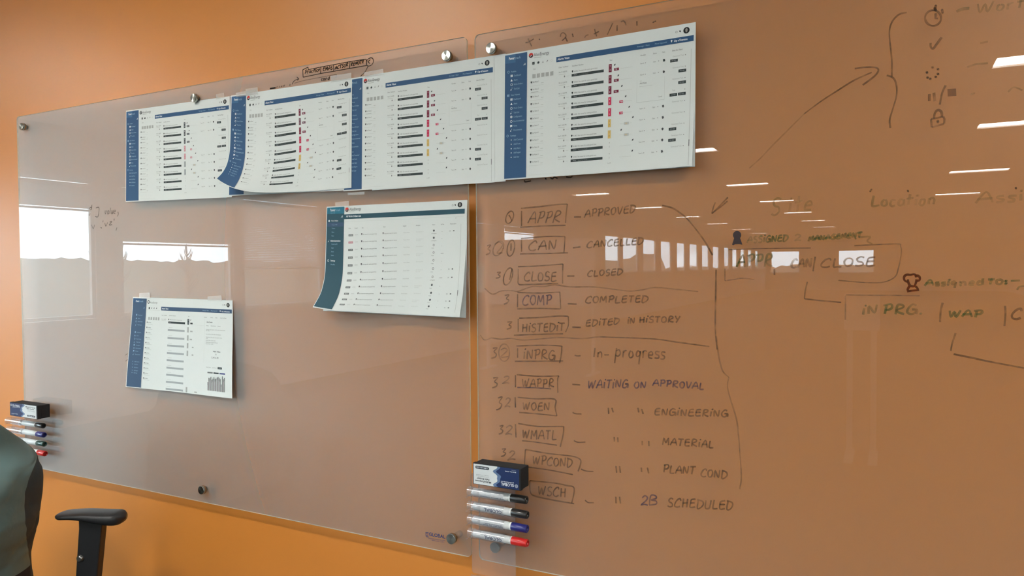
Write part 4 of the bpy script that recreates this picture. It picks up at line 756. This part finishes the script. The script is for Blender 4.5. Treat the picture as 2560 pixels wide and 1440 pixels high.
def marker(x0, z, colr, label, ttl=None, grp=None):
    e = thing('dry_erase_marker', label, 'marker', (x0+.06, MY, z), grp); cy = MY
    b = MB(); b.lathe([(0, .0070), (.002, .0082), (.020, .0086), (.0202, .0080), (.022, .0080), (.0222, .0087), (.093, .0087), (.0945, .0076), (.100, .0074)], 'x', (x0, cy, z), 24); b.build('barrel', label_w, e)
    b = MB(); b.lathe([(.096, .0084), (.0965, .0090), (.100, .0090)], 'x', (x0, cy, z), 24); b.build('collar', white_pl, e)
    b = MB(); b.lathe([(.1005, .0092), (.101, .0096), (.137, .0088), (.139, .0080), (.139, .0062), (.132, .0058)], 'x', (x0, cy, z), 24); b.build('cap', mat('cap_'+colr.replace(' ', '_'), CAPS[colr], .3, bump=.02, coat=.2), e)
    if ttl:
        for t, off, hh, bold, ua, ub in ttl:
            P, W = sliced_text(t, bold); b = MB()
            for p in P:
                q = []
                for x, yv in p:
                    xx = x0+ub-(ub-ua)*x/W; ang = off+yv*hh/.0088; r_ = .0089      # rotated half a turn, like the label
                    q.append((xx, cy-r_*math.cos(ang), z-r_*math.sin(ang)))
                b.face(q)
            b.build('printed_logo', nav_ink if bold else ink_b, e, recalc=False)
    return e
def eraser(fr, label, flip, yf=-.058, yb=TY0-.0027):
    TL, TR, BR, BL = [on_y(*p, yf) for p in fr]; bx0 = (TL.x+BL.x)/2; bx1 = (TR.x+BR.x)/2; zt = (TL.z+TR.z)/2; zb = (BL.z+BR.z)/2
    e = thing('board_eraser', label, 'eraser', ((bx0+bx1)/2, (yf+yb)/2, zb))
    b = MB(); b.box((bx0, yf, zb), (bx1, yf+.012, zt)); b.box((bx0+.001, yf+.012, zb+.001), (bx1-.001, yb, zt-.001)); b.build('felt_body', felt, e, bevel=.0012)
    W_, H_ = bx1-bx0, zt-zb
    def pt(u, v, o_): 
        if flip: u, v = 1-u, 1-v
        return (bx0+.002+(W_-.006)*u, yf-o_, zt-.0015-(H_-.003)*v)
    b = MB(); b.face([pt(0, 0, .0003), pt(1, 0, .0003), pt(1, 1, .0003), pt(0, 1, .0003)]); b.build('label_panel', label_n, e, recalc=False)
    wave = lambda v, d: .50+d+.045*math.sin(v*9.5+.8+d*4)+.02*math.sin(v*19)
    for d, mm, of, nm in ((-.07, label_l, .0005, 'label_wave'), (.0, label_w, .0007, 'label_panel')):
        b = MB(); N_ = 24; b.grid([[pt(wave(k/N_, d), k/N_, of), pt(.995 if d == 0 else .9, k/N_, of)] for k in range(N_+1)], smooth=False); b.build(nm, mm, e, recalc=False)
    def tx(t, u, v, wu, hv, mm, bold=True, nm='printed_text', of=.0010):
        P, W = text_polys(t, bold); b = MB()
        for p in P: b.face([pt(u+x*wu/W, v-y_*hv, of) for x, y_ in p])
        b.build(nm, mm, e, recalc=False)
    tx('GLOBAL', .10, .25, .29, .14, ink_w, nm='printed_logo'); tx('globalindustrial.com', .11, .33, .28, .05, ink_w); tx('Model No. 695472', .06, .86, .24, .05, ink_w); tx('Made in China', .06, .93, .1, .025, ink_w, False)
    tx('Multi-Purpose', .60, .20, .36, .085, ink_b); tx('Felt Eraser', .64, .33, .28, .085, ink_b); tx('For use on dry erase boards, chalkboards', .66, .42, .28, .03, ink_b, False); tx('and glass markerboards', .66, .49, .28, .03, ink_b, False)
    b = MB()                                                       # pill with the phone number
    b.face([pt(u, v, .0010) for u, v in [(.67+.0*k, 0) for k in ()] + [(.93+.022*math.cos(a), .84+.07*math.sin(a)) for a in [math.radians(-90+k*22.5) for k in range(9)]] + [(.67+.022*math.cos(a), .84+.07*math.sin(a)) for a in [math.radians(90+k*22.5) for k in range(9)]]]); b.build('label_pill', ink_b, e, recalc=False)
    tx('1-800-645-1232', .675, .870, .255, .055, ink_w, of=.0013)
    b = MB(); q = lambda cx, cy, r, a: pt(cx+r*math.cos(a)*.42, cy+r*math.sin(a), .0010)
    for rr_ in (1, .5):
        for k in range(16):
            a0, a1 = 2*math.pi*k/16, 2*math.pi*(k+1)/16; f_ = lambda a, r: pt(.055+.030*rr_*r*math.cos(a), .18+.085*r*math.sin(a), .001)
            b.face([f_(a0, 1), f_(a1, 1), f_(a1, .85), f_(a0, .85)])
    for v in (.14, .18, .22): b.face([pt(.028, v, .001), pt(.082, v, .001), pt(.082, v+.010, .001), pt(.028, v+.010, .001)])
    b.build('printed_globe', ink_w, e, recalc=False)
    return e
G2 = [('GLOBAL', -.30, .0078, True, .032, .078), ('globalindustrial.com', -.70, .0019, False, .034, .076)]
G3 = [('Low odor dry erase', .30, .0034, True, .030, .080), ('globalindustrial.com', -.05, .0024, True, .034, .078), ('marker', -.42, .0018, False, .040, .068)]
# right tray
zs = [on_y(1296, y_, MY).z for y_ in (1247, 1283.5, 1318.5, 1354)]
xr = on_y(1179, 1300, TY0-.0025).x
tray(xr, on_y(1240, 1212, TY0-.0025).z+.02, 'clear acrylic marker tray on the left edge of the right glass board', zs)
xm = [on_y(p, q, MY).x-.1005 for p, q in ((1279, 1247), (1281, 1283), (1280.5, 1318), (1281, 1354))]
marker(xm[0], zs[0], 'black', 'black capped marker directly under the upside-down eraser, topmost in the right tray', [('dry erase marker', .42, .0034, True, .022, .086), ('low odor ink', -.1, .0016, False, .035, .062)])
marker(xm[1], zs[1], 'black', 'black capped marker second from the top in the right tray', G2)
marker(xm[2], zs[2], 'blue', 'blue capped marker in the right tray', G3)
marker(xm[3], zs[3], 'red', 'red capped marker at the bottom of the right tray', G2)
eraser([(1181, 1159.5), (1302, 1169.5), (1302, 1226), (1183, 1211.5)], 'black felt eraser with upside-down navy and white label, on top of the right tray', True)
# left tray
zl = [on_y(104.5, y_, MY).z for y_ in (1064, 1086.5, 1109, 1132.5)]
xl_ = on_y(30, 1080, TY0-.0025).x
tray(xl_, on_y(60, 1040, TY0-.0025).z+.02, 'clear acrylic marker tray on the far left board edge, partly behind the jacket', zl)
xe = [on_y(p, q, MY).x-.139 for p, q in ((109.5, 1064), (111, 1086.5), (112, 1109), (113.5, 1132.5))]
for xx, z, cc, lb in zip(xe, zl, ('black', 'blue', 'dark green', 'red'), ('black capped marker under the eraser in the left tray', 'blue capped marker in the left tray', 'green capped marker in the left tray', 'red capped marker in the left tray, mostly hidden by the jacket')):
    marker(xx, z, cc, lb, None)
eraser([(22.5, 1009.5), (91.5, 1009), (95.5, 1044), (27, 1044)], 'black felt eraser with upright navy and white label, on top of the far left tray', False)

# ------------------------------------------------------------------ office chair with a jacket over its back
ch = thing('office_chair', 'black office chair with one T-shaped armrest showing, at the lower left', 'chair', (.56, -.50, 0))
def armrest(ctr, dirv):
    D = Vector((dirv[0], dirv[1], 0)).normalized(); Nn = Vector((-D.y, D.x, 0)); Lp = .205; P = []
    for k in range(27):
        t = k/26; end = max(0.0, 1-(2*t-1)**2)
        wd = .034*min(1, (end*2.2))**.5+.002; th = (.018+.020*ss((t-.15)/.7))*min(1, end*3.2+.02)**.5; top = .006*ss(t/.5)+.001; zc = top-(.018+.020*ss((t-.15)/.7))*.5
        row = []
        for j in range(20):
            a = 2*math.pi*j/20; ca, sa = math.cos(a), math.sin(a)
            q = ctr+D*(Lp*(t-.5))+Nn*(wd*math.copysign(abs(ca)**.8, ca)); row.append((q.x, q.y, ctr.z+.012+zc+th*.5*math.copysign(abs(sa)**.75, sa)))
        P.append(row)
    b = MB(); b.grid(P, 0, True, True); b.face(P[0][::-1]); b.face(P[-1]); b.build('armrest_pad', black_pl, ch)
    b = MB(); rows = []
    for z, sh, hx in ((ctr.z-.008, .006, .036), (ctr.z-.03, .004, .034), (ctr.z-.16, -.010, .032), (.44, -.028, .030)):
        rows.append([tuple(ctr.xy.to_3d()+D*(sh+sx*hx)+Nn*(sy*.014)+Vector((0, 0, z))) for sx, sy in ((-1, -1), (1, -1), (1, 1), (-1, 1))])
    b.grid(rows, 0, False, True); b.face(rows[0]); b.face(rows[-1][::-1]); b.build('armrest_post', black_pl, ch, bevel=.004)
    o_ = ctr.xy.to_3d()+D*(-.026)-Nn*.0135+Vector((0, 0, ctr.z-.115)); b = MB(); b.lathe([(0, .010), (.004, .010), (.007, .006)], -Nn, tuple(o_), 18); b.build('armrest_bolt', steel_dk, ch)
    b = MB(); b.box((.62, min(ctr.y, -.5), .425), (.69, max(ctr.y, -.5), .445)); b.build('armrest_bracket', black_pl, ch, bevel=.004)
AC = on_d(228.5, 1292, 2.08); armrest(AC, (.92, .39)); armrest(Vector((AC.x, -1+.0-AC.y, AC.z)), (.92, -.39))
fab = mat('chair_fabric', (.03, .03, .032, 1), .9, bump=.6, bscale=700)
b = MB(); P = []
for z, s_ in ((.45, .9), (.46, 1), (.49, 1.02), (.515, 1.0), (.525, .9)):
    P.append([(.60+.25*s_*math.copysign(abs(math.cos(a))**.5, math.cos(a)), -.5+.25*s_*math.copysign(abs(math.sin(a))**.5, math.sin(a)), z) for a in [2*math.pi*k/28 for k in range(28)]])
b.grid(P, 0, True, True); b.face(P[0][::-1]); b.face(P[-1]); b.build('seat', fab, ch)
b = MB(); P = []
for z, hw, xx in ((.56, .17, .36), (.60, .21, .35), (.75, .225, .325), (.90, .215, .30), (.98, .18, .285), (1.0, .12, .28)):
    P.append([(xx-.03*math.cos(a)*(1 if hw > .13 else .5), -.5+hw*math.copysign(abs(math.sin(a))**.6, math.sin(a)), z) for a in [2*math.pi*k/24 for k in range(24)]])
b.grid(P, 0, True, True); b.face(P[0][::-1]); b.face(P[-1]); b.build('backrest', fab, ch)
b = MB(); b.tube([(.42, -.5, .47), (.33, -.5, .50), (.315, -.5, .62)], .022, 8); b.build('back_bracket', black_pl, ch)
b = MB(); b.lathe([(.09, .028), (.30, .028), (.30, .016), (.45, .016)], 'z', (.6, -.5, 0), 16); b.build('gas_lift', black_pl, ch)
for k in range(5):
    a = 2*math.pi*k/5+.3; ex, ey = .6+.29*math.cos(a), -.5+.25*math.sin(a)
    b = MB(); b.tube([(.6, -.5, .11), (ex, ey, .075)], [.026, .016], 8); b.build('base_spoke', black_pl, ch)
    b = MB(); b.lathe([(-.02, .024), (-.018, .028), (.018, .028), (.02, .024)], (math.sin(a), -math.cos(a), 0), (ex, ey, .028), 16); b.build('caster', black_pl, ch)
# jacket: rings from hem to shoulder, right-hand outline measured on the photograph at depth ~2.2 m
jk_m = mat('jacket_shell', srgb(104, 132, 134), .62, spec=.4, bump=.5, bscale=60, var=.12, vscale=5, sheen=.1); jk_d = mat('jacket_dark', srgb(52, 68, 76), .75, bump=.3, bscale=80)
prof = [(1560, 96), (1440, 83), (1400, 77), (1370, 76), (1330, 84), (1290, 96), (1250, 100), (1215, 105), (1180, 107), (1155, 105), (1130, 96), (1105, 76), (1080, 48), (1055, 22), (1035, 0), (1015, -26), (1000, -60), (990, -100), (986, -150)]
dense = []
for (p0, q0), (p1, q1) in zip(prof, prof[1:]):
    n_ = max(1, int(abs(p1-p0)/9))
    for k in range(n_): dense.append((p0+(p1-p0)*k/n_, q0+(q1-q0)*k/n_))
prof = dense+[prof[-1]]
jr = random.Random(5); rings = []; NK = 120
ph = [jr.uniform(0, 6.28) for _ in range(12)]
def pxof(p):
    d = Vector(p)-CAM; zc = d.dot(CF); return 1280+FPX*d.dot(CR)/zc
def ring(py, pxr, angs, sx):
    far = on_d(pxr+10, py, 2.2); z = far.z; top = ss((1130-py)/150); row = []
    xc, yc = .26-.02*top, -.50; hx = max(.03, far.x-xc-.01); hy = (.29-.16*top) if py < 1130 else .29
    for a in angs:
        ca, sa = math.cos(a), math.sin(a); e_ = .42 if not (ca > 0 and sa > 0) else .42+.38*min(1, 2*abs(sa)*abs(ca))
        x = xc+hx*math.copysign(abs(ca)**e_, ca)*(1 if ca > 0 else .75/(hx/.12+.3)*1.2); y_ = yc+hy*math.copysign(abs(sa)**e_, sa)
        cre = lambda w: (1-abs(math.sin(w)))**4
        fold = -.018*cre(1.6*a+z*6+ph[6])-.014*cre(z*13-2.2*a+ph[7])-.012*cre(2.5*a-z*17+ph[8])-.008*cre(z*23+1.3*a)+.006*math.sin(3*a+z*14+ph[0])+.005*math.sin(5*a-z*22+ph[1])
        fold *= 1-.75*max(0, sa)**.5 if sa > 0 else 1
        row.append((x+sx+fold*(abs(ca)**.5)*math.copysign(1, ca), y_+fold*sa, z))
    return row
ua = [2*math.pi*k/NK for k in range(NK)]; K0 = 14
bpx = [(980, 150), (1112, 125), (1130, 96), (1150, 78), (1190, 60), (1300, 62), (1390, 74), (1600, 80)]
for py, pxr in prof:
    sx = 0
    for it in range(6): sx += (pxr+2-max(pxof(p) for p in ring(py, pxr, ua, sx)))*2.2/1300
    for (y0, b0), (y1, b1) in zip(bpx, bpx[1:]):
        if y0 <= py <= y1: tb = b0+(b1-b0)*(py-y0)/(y1-y0)
    r0 = ring(py, pxr, ua, sx); ms = max(range(NK), key=lambda k: pxof(r0[k])); ab = ua[ms] if ms < NK/2 else .4
    for k in range(0, NK//3):
        if pxof(r0[k]) >= tb: ab = min(ab, max(.12, ua[k])); break
    angs = [ab*k/K0 for k in range(K0)]+[ab+(2*math.pi-ab)*(k-K0)/(NK-K0) for k in range(K0, NK)]
    rings.append(ring(py, pxr, angs, sx))
b = MB(); b.grid(rings, 0, True, True); b.face(rings[-1]); b.face(rings[0][::-1], 1)
jk = thing('jacket', 'dark green grey padded jacket hanging over the chair back at the left edge', 'jacket', (.2, -.5, .62))
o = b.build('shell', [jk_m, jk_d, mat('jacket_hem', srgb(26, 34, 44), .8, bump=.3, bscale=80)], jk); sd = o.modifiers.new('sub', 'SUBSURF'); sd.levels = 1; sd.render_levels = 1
for i, (py, pxr) in enumerate(prof[:-1]):                     # darker colour on the side sector and dark hem, bounded along the rings
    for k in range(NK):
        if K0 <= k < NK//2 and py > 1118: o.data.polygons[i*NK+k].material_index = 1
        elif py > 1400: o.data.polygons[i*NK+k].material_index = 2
